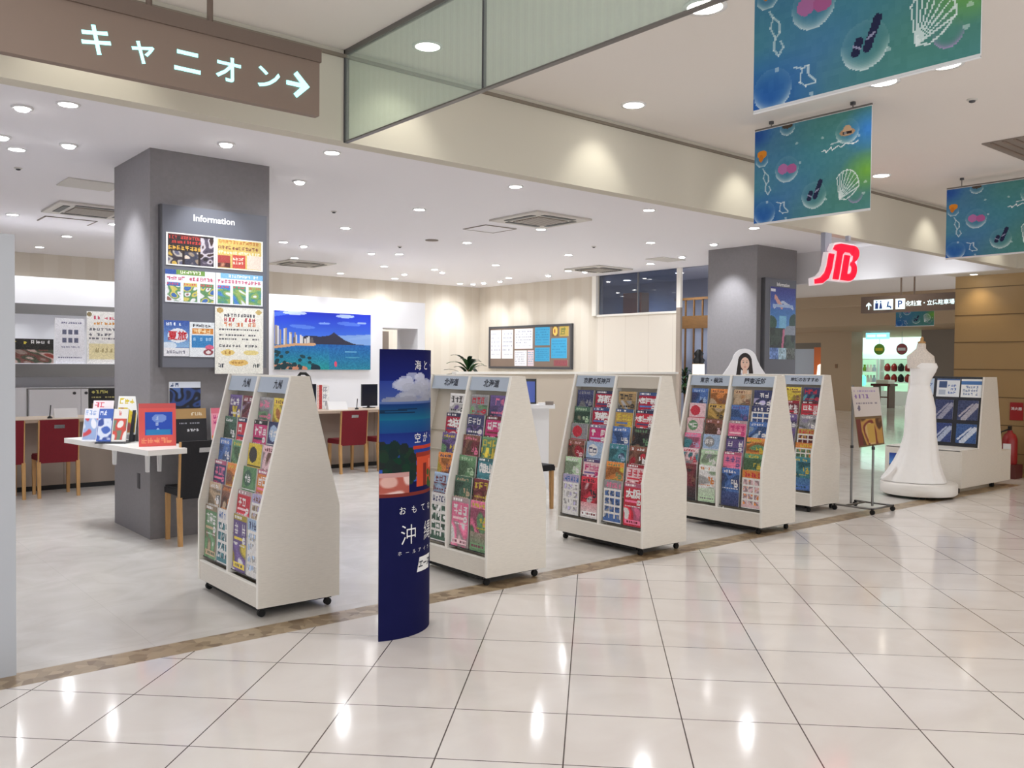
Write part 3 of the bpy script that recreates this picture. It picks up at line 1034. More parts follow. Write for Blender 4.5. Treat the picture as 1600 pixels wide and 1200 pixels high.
def rack(x0, y0, y1, heads, label, name='brochure_rack', handle=False):
    L_ = y1 - y0
    t = thing(name, label, 'rack', (x0, (y0 + y1) / 2, 0), 0, 'white brochure racks')
    h = L_ / 2
    for s in (-1, 1):
        b = MB(); ya, yb = (h - 0.022, h) if s > 0 else (-h, -h + 0.022)
        b.prism(side_poly(), 1, ya, yb, 'rack_board')
        sp = b.build('side_panel', t)
        e = MB()
        P = [(0, 0.07), (0, 0.61), (0.215, 1.495)]
        Q = [(-0.004, 0.07), (-0.004, 0.612), (0.211, 1.496)]
        e.prism(P + Q[::-1], 1, ya, yb, 'rack_edge')
        e.build('front_edge', sp)
    b = MB(); P = [(0.004, 0.20), (0.004, 0.61), (0.216, 1.49), (0.33, 1.49), (0.33, 0.20)]
    b.prism(P, 1, -0.011, 0.011, 'rack_edge'); b.build('divider', t)
    b = MB()
    for s in (-1, 1):
        ya, yb = (0.0115, h - 0.0225) if s > 0 else (-h + 0.0225, -0.0115)
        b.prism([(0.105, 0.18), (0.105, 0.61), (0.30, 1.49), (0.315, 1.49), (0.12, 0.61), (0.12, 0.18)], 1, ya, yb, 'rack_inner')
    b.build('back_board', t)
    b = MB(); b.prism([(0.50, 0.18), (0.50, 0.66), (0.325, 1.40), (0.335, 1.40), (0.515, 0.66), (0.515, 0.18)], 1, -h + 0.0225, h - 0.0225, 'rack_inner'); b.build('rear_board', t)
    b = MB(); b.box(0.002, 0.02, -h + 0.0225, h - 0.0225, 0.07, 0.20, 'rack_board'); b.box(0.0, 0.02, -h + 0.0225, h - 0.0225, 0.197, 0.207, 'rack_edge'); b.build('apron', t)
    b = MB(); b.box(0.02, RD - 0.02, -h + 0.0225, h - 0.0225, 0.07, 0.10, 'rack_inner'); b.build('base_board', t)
    b = MB(); b.box(0.03, RD - 0.03, -h + 0.10, h - 0.10, 0.036, 0.0695, 'rubber'); b.build('under_shadow', t)  # black block standing in for the shadow under the base
    b = MB(); b.box(0.225, 0.335, -h + 0.0225, h - 0.0225, 1.486, 1.496, 'rack_edge'); b.build('top_board', t)
    for s, hd in ((1, heads[0]), (-1, heads[1])):
        yc = s * (h / 2 - 0.003)
        wd = h - 0.042
        b = MB()
        zz = [1.385, 1.49]
        org = (fx(zz[1]) + 0.013, yc + wd / 2, zz[1])
        b.prism([(fx(zz[0]) + 0.014, zz[0]), (fx(zz[1]) + 0.014, zz[1]), (fx(zz[1]) + 0.022, zz[1]), (fx(zz[0]) + 0.022, zz[0])], 1, yc - wd / 2, yc + wd / 2, 'header_plate' if hd else 'rack_inner')
        if hd:
            n_ = len(hd)
            sz = 0.062 if n_ < 5 else (0.056 if n_ < 7 else 0.05)
            up = Vector((0.236, 0, 0.972))
            b.text(hd, (fx(1.44) + 0.0125, yc - (0.06 if n_ == 2 else 0.02), 1.44), RX, up, sz, 'ink_dark', 0.025)
        b.build('header_plate', t)
        for k, zt in enumerate(ROWT):
            zb = zt - BH if k < 5 else 0.232
            xb = shelf_x(k, zb)
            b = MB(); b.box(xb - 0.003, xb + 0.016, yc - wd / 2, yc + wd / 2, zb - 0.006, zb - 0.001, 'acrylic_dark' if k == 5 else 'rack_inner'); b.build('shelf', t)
    for sx_ in (0.05, RD - 0.05):
        for sy_ in (-h + 0.07, h - 0.07):
            b = MB(); b.cyl((sx_, sy_ - 0.012, 0.024), (sx_, sy_ + 0.012, 0.024), 0.024, 'rubber'); b.box(sx_ - 0.02, sx_ + 0.02, sy_ - 0.018, sy_ + 0.018, 0.049, 0.07, 'black')
            b.build('caster', t)
    if handle:
        b = MB(); b.tube([(0.30, -0.42, 1.492), (0.315, -0.42, 1.512), (0.35, -0.42, 1.512), (0.375, -0.42, 1.49), (0.388, -0.42, 1.44), (0.39, -0.42, 1.39)], 0.010, 'black'); b.build('handle', t)
    return t


def shelf_x(k, zb):
    # front-face x of the leaflet at its foot
    if k == 5:
        return 0.026
    zt = ROWT[k]
    return fx(zt) + 0.034 - (zt - zb) * math.tan(TILT)


COLS = {
    'red': (196, 36, 56), 'crimson': (170, 20, 52), 'pink': (226, 112, 150), 'palepink': (226, 190, 196), 'magenta': (196, 40, 110), 'orange': (214, 128, 60),
    'yellow': (214, 190, 62), 'ochre': (186, 148, 70), 'gold': (166, 136, 90), 'green': (96, 140, 98), 'palegreen': (176, 204, 168), 'darkgreen': (54, 92, 74),
    'teal': (58, 126, 138), 'blue': (66, 104, 172), 'paleblue': (160, 184, 214), 'navy': (48, 54, 98), 'purple': (96, 76, 134), 'lavender': (172, 164, 200),
    'brown': (120, 76, 60), 'tan': (186, 160, 130), 'grey': (140, 140, 144), 'black': (38, 36, 40), 'white': (230, 228, 228), 'maroon': (110, 40, 50), 'cream': (226, 214, 186),
}


def cover(main, title, second, seed, style):
    a = Art(28, 40, COLS[main], seed)
    c1, c2, c3 = (tuple(x * 0.92 + 14 for x in COLS[q]) for q in (main, title, second))
    def sh(c, k):
        return tuple(min(255, max(0, x * k)) for x in c)
    if style == 0:      # title band over a photo
        a.mix(0, 0.24, 1, 1, [sh(c3, 0.7), c3, sh(c1, 0.8), c1, sh(c3, 1.2)], 2)
        a.rect(0, 0, 1, 0.06, sh(c1, 1.15)).rect(0, 0.06, 1, 0.28, c1).chars(0.08, 0.08, 0.92, 0.24, c2, 0.62)
        a.chars(0.1, 0.42, 0.75, 0.47, c2, 0.5)
    elif style == 1:    # plain colour, large lettering, picture below
        a.rect(0, 0, 1, 0.10, sh(c3, 0.8)).chars(0.06, 0.02, 0.6, 0.08, (240, 240, 240), 0.6)
        a.rect(0, 0.10, 1, 0.5, c1).chars(0.1, 0.15, 0.95, 0.36, c2, 0.6).rect(0.06, 0.40, 0.94, 0.45, sh(c3, 1.1))
        a.mix(0, 0.5, 1, 1, [c3, sh(c3, 0.75), c1, sh(c1, 1.2), c2], 2)
    elif style == 2:    # full picture with a small title
        a.grad(0, 1, sh(c1, 1.1), c3).mix(0, 0.16, 1, 0.62, [sh(c3, 0.8), c1, sh(c1, 0.7), c3], 3)
        a.noise(0, 0, 1, 1, 0.07, 1).chars(0.1, 0.05, 0.9, 0.13, c2, 0.6).chars(0.55, 0.3, 0.9, 0.42, c2, 0.45)
    elif style == 3:    # boxed grid of small pictures
        a.rect(0, 0, 1, 0.2, c1).chars(0.1, 0.05, 0.95, 0.17, c2, 0.65)
        a.rect(0, 0.2, 1, 1, (226, 224, 222))
        for i in range(3):
            for j in range(4):
                a.mix(0.06 + 0.31 * i, 0.24 + 0.19 * j, 0.31 + 0.31 * i, 0.38 + 0.19 * j, [c1, c3, sh(c3, 0.7), sh(c1, 1.2)], 1)
        a.rect(0, 0.9, 1, 0.97, c3)
    else:               # round emblem
        a.noise(0, 0, 1, 1, 0.04, 2).ell(0.38, 0.26, 0.3, 0.18, c3).chars(0.16, 0.18, 0.6, 0.34, c2, 0.5)
        a.rect(0, 0.5, 1, 0.53, c2).mix(0, 0.6, 1, 0.95, [c1, sh(c1, 0.85), c3], 2)
    if style in (0, 1, 2):
        a.chars(0.06, 0.53, 0.94, 0.56, c2, 0.5)
        a.rect(0.06, 0.86, 0.94, 0.94, sh(c3, 1.15)).chars(0.1, 0.885, 0.9, 0.92, sh(c1, 0.6), 0.5)
        a.ell(0.82, 0.44, 0.12, 0.07, c2).chars(0.75, 0.425, 0.9, 0.455, c1, 0.5)
    a.noise(0, 0, 1, 1, 0.05, 1)
    return a.A


NICE = {'palepink': 'pale pink', 'palegreen': 'pale green', 'darkgreen': 'dark green', 'paleblue': 'pale blue', 'ochre': 'ochre yellow', 'gold': 'golden brown', 'maroon': 'dark red'}
RN = ['top', 'second', 'third', 'fourth', 'fifth', 'bottom']
CN = ['far left', 'second', 'third', 'far right']
BRO = {}


def leaflet(main, title, second, style, seed, words=None, BH=BH):
    A = cover(main, title, second, seed, style)
    b = MB()
    b.box(0, BW, 0.0006, BT, 0, BH, 'paper_edge')
    b.grid(A, (0, 0, BH), (BW, 0, 0), (0, 0, -BH))
    if words:
        b.text(words[0], (BW / 2, -0.001, BH * words[2]), (1, 0, 0), (0, 0, 1), words[1], 'ink_white', 0.03)
    return b


def fill(x0, y0, y1, table, where, skip=(), words={}):
    h = (y1 - y0) / 2
    yc = (y0 + y1) / 2
    for k, row in enumerate(table):
        for c, spec in enumerate(row.split()):
            if (k, c) in skip or spec == '-':
                continue
            main, title, second, st = spec.split('/')
            s = 1 if c < 2 else -1
            bc = yc + s * (h / 2 - 0.003)
            pitch = (h - 0.05) / 2
            yl = bc + (pitch if c % 2 == 0 else 0.0) - (pitch - BW) / 2     # viewer's left edge of the leaflet
            zt = ROWT[k]
            zb = zt - BH if k < 5 else 0.232
            xb = shelf_x(k, zb)
            b = leaflet(main, title, second, int(st), k * 31 + c * 7 + int(x0 * 100), words.get((k, c)), BH if k < 5 else 0.362)
            n1 = NICE.get(main, main)
            n2 = NICE.get(second, second)
            o = b.build('brochure', None, (x0 + xb, yl, zb), (-(TILT if k < 5 else LOWT), 0, -PI / 2))
            tag(o, '%s and %s brochure, %s row, %s, %s' % (n1, n2, RN[k], CN[c], where.replace('the ', '', 1)), 'brochure', 'brochures in %s' % where)


R1 = (2.25, 5.12, 6.12)
R2 = (3.84, 4.88, 5.90)
R3 = (5.47, 4.88, 5.93)
R4 = (7.06, 4.83, 5.88)
R5 = (8.59, 5.25, 6.30)
rack(*R1, ('九州', '九州'), 'white brochure rack nearest the camera, left of the blue standee', handle=True)
rack(*R2, ('北海道', '北海道'), 'white brochure rack partly hidden behind the blue standee')
rack(*R3, ('京都大阪神戸', ''), 'white brochure rack with one header plate, middle of the row')
rack(*R4, ('東京・横浜', '関東近郊'), 'white brochure rack in front of the cut-out woman')
rack(*R5, ('', '地域のおすすめ'), 'white brochure rack between the cut-out woman and the slim sign stand')

fill(*R1, [
    'purple/white/yellow/0 maroon/white/lavender/2 grey/pink/green/0 yellow/brown/orange/2',
    'darkgreen/white/grey/2 red/white/navy/1 magenta/white/black/1 navy/white/paleblue/4',
    'blue/white/paleblue/2 green/yellow/teal/2 yellow/black/black/4 palepink/maroon/brown/2',
    'navy/pink/pink/1 orange/yellow/brown/2 green/white/darkgreen/4 orange/white/pink/1',
    'tan/white/grey/2 brown/orange/tan/2 red/white/palepink/1 lavender/brown/tan/3',
    'green/white/tan/1 white/blue/teal/3 purple/white/yellow/1 paleblue/navy/white/3'], 'the rack left of the blue standee')
fill(*R2, [
    'lavender/white/blue/2 white/black/purple/0 grey/red/green/0 purple/pink/navy/0',
    'yellow/brown/ochre/2 crimson/white/navy/1 navy/white/purple/0 magenta/white/maroon/1',
    'grey/white/lavender/2 purple/yellow/green/2 brown/pink/maroon/2 green/yellow/yellow/0',
    'white/black/blue/3 orange/navy/yellow/2 green/palegreen/darkgreen/2 teal/white/teal/1',
    'blue/white/grey/2 paleblue/maroon/maroon/0 darkgreen/tan/green/2 maroon/yellow/brown/0',
    'white/navy/grey/3 white/navy/darkgreen/3 pink/white/palepink/1 pink/yellow/green/2'], 'the rack behind the blue standee',
    skip=((0, 0), (1, 0), (2, 0), (3, 0), (4, 0), (5, 0)), words={(1, 1): ('2泊', 0.075, 0.74), (3, 3): ('旭山', 0.075, 0.74)})
fill(*R3, [
    'navy/grey/grey/2 crimson/white/navy/1 gold/black/grey/0 crimson/white/blue/1',
    'darkgreen/palegreen/tan/2 crimson/white/blue/1 ochre/yellow/blue/1 red/white/navy/1',
    'grey/red/red/4 magenta/white/lavender/1 blue/white/paleblue/2 black/green/brown/2',
    'brown/palepink/red/2 paleblue/navy/white/4 teal/paleblue/navy/2 brown/white/red/2',
    'palegreen/white/green/2 palepink/magenta/purple/1 orange/green/yellow/2 palepink/red/red/1',
    'lavender/blue/white/3 red/black/white/2 grey/pink/blue/3 red/white/pink/1'], 'the middle rack',
    words={(0, 1): ('京都', 0.075, 0.74), (1, 1): ('京都', 0.075, 0.74), (0, 3): ('大阪・神戸', 0.046, 0.74), (1, 3): ('大阪・神戸', 0.046, 0.74), (5, 3): ('大阪', 0.08, 0.76)})
fill(*R4, [
    'blue/paleblue/navy/2 orange/brown/tan/2 tan/brown/orange/2 navy/white/lavender/0',
    'palepink/red/red/4 ochre/black/tan/2 blue/purple/lavender/2 navy/white/blue/3',
    'palepink/white/green/4 brown/palepink/red/2 pink/magenta/palepink/1 blue/white/paleblue/2',
    'pink/lavender/teal/2 paleblue/white/grey/4 purple/white/navy/1 orange/yellow/green/2',
    'palepink/red/teal/2 palegreen/white/grey/2 pink/purple/pink/1 green/yellow/teal/2',
    'maroon/brown/black/2 white/orange/palegreen/2 blue/white/navy/2 orange/red/palepink/3'], 'the rack before the cut-out woman')
fill(*R5, [
    '- - yellow/brown/ochre/2 navy/red/teal/0', '- - maroon/white/red/1 red/white/maroon/1', '- - purple/white/grey/2 grey/white/lavender/2',
    '- - purple/grey/brown/2 ochre/red/maroon/3', '- - yellow/red/red/3 orange/yellow/green/3', '- - blue/white/green/2 teal/yellow/blue/2'], 'the rack beside the slim sign stand')

# double rack far right: stepped base cupboard with a sloping display above
t = thing('brochure_rack', 'wide stepped brochure rack behind the wedding dress', 'rack', (11.42, 5.4, 0), 0, 'white brochure racks')
h = 0.5
for s in (-1, 1):
    b = MB(); ya, yb = (h - 0.022, h) if s > 0 else (-h, -h + 0.022)
    b.prism([(0, 0.07), (0, 0.54), (0.50, 0.54), (0.62, 1.47), (1.0, 1.47), (1.2, 0.54), (1.2, 0.07)], 1, ya, yb, 'rack_board'); b.build('side_panel', t)
b = MB(); b.box(0.0, 0.02, -h + 0.023, h - 0.023, 0.07, 0.54, 'rack_board'); b.box(0.0, 0.5, -h + 0.023, h - 0.023, 0.53, 0.55, 'rack_edge'); b.build('base_cupboard', t)
b = MB(); b.prism([(0.54, 0.55), (0.66, 1.47), (0.70, 1.47), (0.58, 0.55)], 1, -h + 0.023, h - 0.023, 'acrylic_dark'); b.build('back_board', t)
b = MB(); b.box(1.201, 1.5, -h, h, 0.07, 0.48, 'rack_board'); b.build('rear_box', t)
for x in (0.06, 1.1):
    for y in (-0.42, 0.42):
        b = MB(); b.box(x - 0.03, x + 0.03, y - 0.02, y + 0.02, 0.0, 0.069, 'rubber'); b.build('caster', t)
a = Art(40, 30, (40, 96, 190), 3); a.grad(0, 0.5, (30, 60, 150), (90, 160, 230)).rect(0, 0.55, 1, 1, (24, 60, 120)).ell(0.5, 0.8, 0.6, 0.15, (230, 236, 240))
b = MB(); b.grid(a.A, (-0.004, 0.44, 0.45), (0, -0.36, 0), (0, 0, -0.28)); b.box(-0.0035, -0.0005, 0.08, 0.44, 0.17, 0.45, 'paper_edge')
tag(b.build('poster', None, (11.42, 5.4, 0)), 'small blue poster on the front of the stepped rack base', 'poster')


def slope_card(y0, y1, z0, z1, A, label, grp, extra=None, off=0.006):
    # a card leaning on the sloping back board of the stepped rack
    def X(z):
        return 0.54 + (z - 0.55) * 0.1304 - off
    b = MB()
    b.prism([(X(z0), z0), (X(z1), z1), (X(z1) + 0.005, z1), (X(z0) + 0.005, z0)], 1, y0, y1, 'paper_edge')
    b.grid(A, (X(z1) - 0.001, y1, z1), (0, y0 - y1, 0), (X(z0) - X(z1), 0, z0 - z1))
    if extra:
        for txt, zz, sz in extra:
            b.text(txt, (X(zz) - 0.002, (y0 + y1) / 2, zz), RX, (0.13, 0, 0.99), sz, 'ink_blue', 0.02)
    tag(b.build('leaflet_card', None, (11.42, 5.4, 0)), label, 'card', grp)


slope_card(0.16, 0.46, 1.22, 1.44, Art(4, 4, (196, 214, 236)).A, 'pale blue header card on the left of the stepped rack', 'cards on the stepped rack', [('ウェディング', 1.36, 0.045), ('サロン', 1.28, 0.045)])
a = Art(40, 36, (232, 236, 240), 8); a.rect(0, 0, 1, 0.08, (70, 100, 150)).rect(0.1, 0.15, 0.45, 0.5, (60, 84, 130)).chars(0.5, 0.3, 0.95, 0.9, (90, 120, 180), 0.4).rect(0.1, 0.6, 0.4, 0.9, (180, 190, 206))
slope_card(-0.18, 0.12, 1.20, 1.44, a.A, 'white and blue information sheet beside the dress, top of the stepped rack', 'cards on the stepped rack')
a = Art(40, 36, (238, 240, 240), 9); a.rect(0, 0.1, 1, 0.3, (66, 116, 176)).chars(0.1, 0.35, 0.9, 0.9, (110, 130, 170), 0.35)
slope_card(-0.46, -0.20, 1.20, 1.44, a.A, 'white information sheet at the right end, top of the stepped rack', 'cards on the stepped rack')
for i, (y0, y1, z0, z1, c1, c2, lb) in enumerate((
        (0.18, 0.44, 0.95, 1.18, (40, 38, 46), (226, 226, 234), 'black and white catalogue, upper left pocket of the stepped rack'),
        (0.18, 0.44, 0.66, 0.90, (38, 36, 44), (214, 216, 228), 'black and white catalogue, lower left pocket of the stepped rack'),
        (-0.12, 0.12, 0.90, 1.16, (50, 60, 104), (150, 150, 170), 'navy and grey catalogue right of the dress, upper pocket of the stepped rack'),
        (-0.44, -0.18, 0.90, 1.16, (52, 62, 100), (170, 166, 176), 'navy catalogue at the right end, upper pocket of the stepped rack'),
        (-0.12, 0.12, 0.60, 0.85, (44, 62, 120), (170, 180, 204), 'dark blue catalogue right of the dress, lower pocket of the stepped rack'),
        (-0.44, -0.18, 0.60, 0.85, (48, 84, 140), (200, 208, 222), 'blue and white catalogue at the right end, lower pocket of the stepped rack'))):
    a = Art(28, 32, c1, 40 + i)
    a.rect(0, 0, 1, 0.14, c1).line([(0.9, 0.25), (0.3, 0.95)], c2, 0.13).line([(0.7, 0.2), (0.1, 0.8)], c2, 0.05).noise(0, 0, 1, 1, 0.08, 1)
    slope_card(y0, y1, z0, z1, a.A, lb, 'catalogues on the stepped rack', off=0.012)

# ================================================================= BLUE STANDEE
ORG = Vector((2.61, 4.31))
CH = Vector((0.933, 0.360)); CH.normalize()
NRM = Vector((CH.y, -CH.x))          # towards the mall
W2, SAG = 0.25, 0.10
RAD = (W2 * W2 + SAG * SAG) / (2 * SAG)
ALF = math.asin(W2 / RAD)
HT = 1.662


def lens(u, side=1, d=0.0):
    a_ = (2 * u - 1) * ALF
    x = W2 + RAD * math.sin(a_)
    y = (RAD * math.cos(a_) - (RAD - SAG))
    q = CH * (x - W2) + NRM * (side * (y + d))
    return q


SC_ = ORG + CH * W2
t = thing('standee', 'tall dark blue lens-shaped advertising standee on the marble floor', 'standee', (SC_.x, SC_.y, 0))
a = Art(90, 250, (8, 12, 70), 2)
a.grad(0, 0.11, (8, 12, 76), (16, 32, 112)).grad(0.11, 0.20, (40, 60, 140), (70, 90, 150))
u, v = a.U, a.V
for q in range(70):
    x_ = 0.1 + 0.95 * a.r.rand()
    top_ = 0.12 - 0.035 * math.exp(-((x_ - 0.42) / 0.16) ** 2) - 0.03 * math.exp(-((x_ - 0.85) / 0.12) ** 2)
    y_ = top_ + (0.185 - top_) * (q / 70.0)
    g_ = 206 - 70 * (y_ - 0.09) / 0.1 + 20 * a.r.rand()
    a.ell(x_, y_, 0.09, 0.014, (g_ * 0.94, g_ * 0.96, min(255, g_ * 1.06)), 0.75)
a.grad(0.18, 0.192, (90, 110, 160), (60, 90, 150))
a.grad(0.19, 0.245, (14, 52, 110), (18, 104, 134)).grad(0.245, 0.29, (16, 84, 132), (22, 66, 130)).rect(0, 0.215, 0.42, 0.222, (10, 40, 70))
a.line([(0, 0.212), (0.45, 0.205)], (12, 46, 76), 0.008)
a.grad(0.29, 0.46, (24, 44, 122), (50, 92, 180))
for q in range(60):
    a.ell(0.02 + 0.4 * a.r.rand(), 0.33 + 0.13 * a.r.rand(), 0.06, 0.018, (16 + 20 * a.r.rand(), 38 + 20 * a.r.rand(), 40))
a.rect(0.46, 0.375, 0.86, 0.48, (206, 78, 48)).rect(0.40, 0.335, 0.9, 0.35, (190, 60, 40)).rect(0.44, 0.36, 0.88, 0.375, (150, 50, 36))
a.rect(0.58, 0.40, 0.66, 0.48, (120, 40, 32)).rect(0.72, 0.39, 0.8, 0.42, (226, 120, 90))
a.rect(0, 0.425, 0.34, 0.50, (196, 150, 146)).mix(0, 0.44, 0.34, 0.50, [(214, 170, 160), (176, 92, 80), (226, 196, 190)], 3)
for q in range(24):
    a.ell(0.7 + 0.3 * a.r.rand(), 0.43 + 0.06 * a.r.rand(), 0.04, 0.012, (60, 90, 40))
a.rect(0, 0.498, 1, 0.512, (120, 46, 40)).rect(0, 0.51, 1, 1, (8, 12, 68))
b = MB()
b.grid(a.A, (0, 0, 0), (1, 0, 0), (0, 0, 1), 'print_matt', fn=lambda uu_, vv_: (*lens(uu_, 1), HT * (1 - vv_)))
b.build('printed_face', t)
b = MB()
n = 24
for i in range(n):
    p, q = lens(i / n, -1), lens((i + 1) / n, -1)
    b.add([(p.x, p.y, 0), (q.x, q.y, 0), (q.x, q.y, HT), (p.x, p.y, HT)], [(0, 1, 2, 3)], 'navy')
b.build('rear_face', t)
b = MB()
pl = [tuple(lens(i / 20, 1)) for i in range(21)] + [tuple(lens(1 - i / 20, -1)) for i in range(1, 20)]
b.prism([(p[0] * 0.99, p[1] * 0.99) for p in pl], 2, HT - 0.012, HT - 0.002, 'navy'); b.build('top_cap', t)


def on_face(u_mid, z_mid):
    def fn(x, y):
        q = lens(u_mid + x / (2 * ALF * RAD), 1, 0.002)
        return (q.x, q.y, z_mid + y)
    return fn


def st_text(s, u_, z, size, bold=0.01, gap=None):
    n_ = len(s)
    b = MB()
    for i, chh in enumerate(s):
        b.text(chh, (0, 0, 0), (1, 0, 0), (0, 0, 1), size, 'ink_white', bold, fn=on_face(u_ + gap * (i - (n_ - 1) / 2), z))
    b.build('lettering', t)


st_text('海と、', 0.615, 1.572, 0.062, 0.0, 0.15)
st_text('空が、', 0.615, 1.150, 0.062, 0.0, 0.15)
st_text('おもてなし', 0.57, 0.737, 0.050, 0.0, 0.155)
st_text('沖縄', 0.52, 0.595, 0.125, -0.005, 0.36)
st_text('ホールアイランド', 0.56, 0.492, 0.028, 0.0, 0.095)
b = MB()
lo = [(-0.075, -0.042), (0.075, -0.042), (0.10, 0.042), (-0.05, 0.042)]
f = on_face(0.60, 0.405)
N_ = 6
vsq = []
for i in range(N_ + 1):
    for jz in (0, 1):
        x0 = lo[0][0] + (lo[1][0] - lo[0][0]) * i / N_ if jz == 0 else lo[3][0] + (lo[2][0] - lo[3][0]) * i / N_
        vsq.append(f(x0, lo[0][1] if jz == 0 else lo[2][1]))
b.add(vsq, [(2 * i, 2 * i + 2, 2 * i + 3, 2 * i + 1) for i in range(N_)], 'ink_white')
def f2(x, y):
    q = lens(0.60 + x / (2 * ALF * RAD), 1, 0.004)
    return (q.x, q.y, 0.405 + y)
b.text('エース', (0, 0, 0), (1, 0, 0), (0, 0, 1), 0.05, 'ink_dark', 0.03, fn=lambda x, y: f2(x + 0.012 + y * 0.2, y))
b.build('logo', t)

# ================================================================= INFORMATION BOARD ON THE FRONT PILLAR
YB = 7.985
t = thing('notice_board', 'tall grey Information board on the front pillar', 'board', (3.1, YB, 1.53))
b = MB(); b.box(-0.485, 0.485, 0.0, 0.064, 0, 1.44, 'board_grey'); b.build('panel', t)
b = MB(); b.box(-0.5, -0.4855, 0.0, 0.064, 0, 1.44, 'dark_grey'); b.build('edge_strip', t)
b = MB(); b.text('Information', (-0.02, -0.003, 1.348), (1, 0, 0), (0, 0, 1), 0.082, 'ink_white', 0.022); b.build('lettering', t)


def wall_poster(A, x0, x1, z0, z1, y, label, grp='posters on the Information board', texts=(), name='poster', th=0.004, kind='poster'):
    g_ = A.mean(2, keepdims=True)
    A = np.clip(A * 0.84 + g_ * 0.16 + (np.random.RandomState(int(x0 * 100)).rand(*A.shape[:2], 1) - 0.5) * 0.10, 0, 1)
    b = MB()
    b.box(x0, x1, y + 0.0006, y + th, z0, z1, 'paper_edge')
    b.grid(A, (x0, y, z1), (x1 - x0, 0, 0), (0, 0, z0 - z1))
    for s, u_, v_, sz, m_ in texts:
        b.text(s, (x0 + (x1 - x0) * u_, y - 0.002, z1 + (z0 - z1) * v_), (1, 0, 0), (0, 0, 1), sz, m_, 0.02)
    return tag(b.build(name), label, kind, grp)


yp = YB - 0.006
a = Art(84, 54, (246, 244, 240), 11); a.rect(0.03, 0.03, 0.97, 0.97, (44, 32, 34)).rect(0.03, 0.03, 0.7, 0.1, (90, 30, 30)).chars(0.05, 0.1, 0.72, 0.42, (206, 52, 44), 0.75).chars(0.05, 0.38, 0.7, 0.52, (226, 170, 50), 0.6)
a.mix(0.04, 0.55, 0.32, 0.96, [(90, 90, 120), (180, 170, 160), (60, 50, 60), (210, 170, 60)], 2).mix(0.37, 0.55, 0.64, 0.96, [(150, 130, 110), (60, 60, 80), (220, 200, 180)], 2).mix(0.69, 0.1, 0.97, 0.96, [(40, 34, 38), (80, 70, 90), (190, 180, 190), (60, 40, 40)], 2)
wall_poster(a.A, 2.645, 3.088, 2.438, 2.728, yp, 'black poster with red and yellow lettering, upper left of Information board')
a = Art(84, 54, (246, 240, 226), 12); a.rect(0.03, 0.03, 0.97, 0.97, (214, 182, 92)).chars(0.06, 0.05, 0.9, 0.16, (190, 110, 40), 0.5).chars(0.05, 0.24, 0.95, 0.36, (130, 60, 50), 0.6).chars(0.05, 0.4, 0.95, 0.5, (240, 226, 190), 0.6)
a.rect(0.04, 0.55, 0.3, 0.95, (176, 60, 56)).rect(0.34, 0.52, 0.62, 0.95, (206, 70, 60)).chars(0.36, 0.6, 0.6, 0.9, (246, 220, 200), 0.4).rect(0.66, 0.5, 0.96, 0.95, (226, 206, 190)).mix(0.04, 0.8, 0.3, 0.95, [(90, 40, 36), (226, 150, 110)], 2)
wall_poster(a.A, 3.093, 3.545, 2.438, 2.722, yp, 'golden yellow and red poster, upper right of Information board')
for i, (x0, x1, pal, lb) in enumerate(((2.637, 3.088, [(60, 110, 190), (214, 200, 90), (96, 150, 96), (226, 226, 230), (150, 90, 80)], 'poster with blue and green bar above three pictures, second row left'),
                                       (3.093, 3.545, [(66, 130, 214), (90, 160, 120), (150, 180, 90), (226, 230, 236)], 'pale blue poster with three pictures, second row right'))):
    a = Art(84, 54, (232, 236, 244), 20 + i)
    if i == 0:
        a.rect(0, 0, 0.22, 0.14, (46, 84, 170)).rect(0.22, 0, 0.78, 0.14, (116, 160, 66)).chars(0.3, 0.02, 0.75, 0.12, (240, 240, 220), 0.4)
    else:
        a.rect(0.1, 0, 1, 0.16, (120, 186, 236)).chars(0.2, 0.03, 0.9, 0.13, (240, 244, 250), 0.5)
    a.chars(0.03, 0.2, 0.97, 0.32, (206, 70, 110), 0.6)
    for j in range(3):
        a.rect(0.03 + 0.33 * j, 0.38, 0.30 + 0.33 * j, 0.97, pal[j]).mix(0.03 + 0.33 * j, 0.5, 0.30 + 0.33 * j, 0.97, pal, 2)
        a.chars(0.04 + 0.33 * j, 0.4, 0.3 + 0.33 * j, 0.47, (230, 60, 90), 0.5)
    wall_poster(a.A, x0, x1, 2.11, 2.40, yp, lb + ' of Information board')
a = Art(40, 56, (60, 100, 186), 30); a.grad(0, 0.75, (44, 80, 176), (130, 180, 226)).ell(0.55, 0.42, 0.4, 0.2, (226, 230, 240)).ell(0.2, 0.7, 0.3, 0.1, (210, 224, 240)).rect(0, 0.76, 1, 1, (226, 226, 232)).chars(0.1, 0.84, 0.9, 0.92, (120, 120, 140), 0.5).chars(0.1, 0.06, 0.7, 0.14, (226, 236, 250), 0.5)
wall_poster(a.A, 2.625, 2.850, 1.63, 1.948, yp, 'blue poster with big red characters, lower left of Information board', texts=(('夏旅', 0.53, 0.42, 0.085, 'ink_red'),))
a = Art(40, 56, (228, 234, 240), 31); a.chars(0.12, 0.06, 0.9, 0.14, (60, 60, 70), 0.55).rect(0.1, 0.18, 0.94, 0.34, (226, 136, 44)).chars(0.14, 0.2, 0.9, 0.32, (250, 230, 180), 0.45).rect(0.08, 0.38, 0.96, 0.74, (40, 130, 204)).chars(0.15, 0.45, 0.9, 0.65, (160, 206, 240), 0.3)
a.ell(0.8, 0.72, 0.18, 0.07, (226, 90, 130)).ell(0.75, 0.86, 0.2, 0.09, (150, 60, 70)).ell(0.75, 0.86, 0.1, 0.05, (230, 220, 220))
wall_poster(a.A, 2.854, 3.080, 1.625, 1.940, yp, 'blue poster with orange title bar, lower middle of Information board')
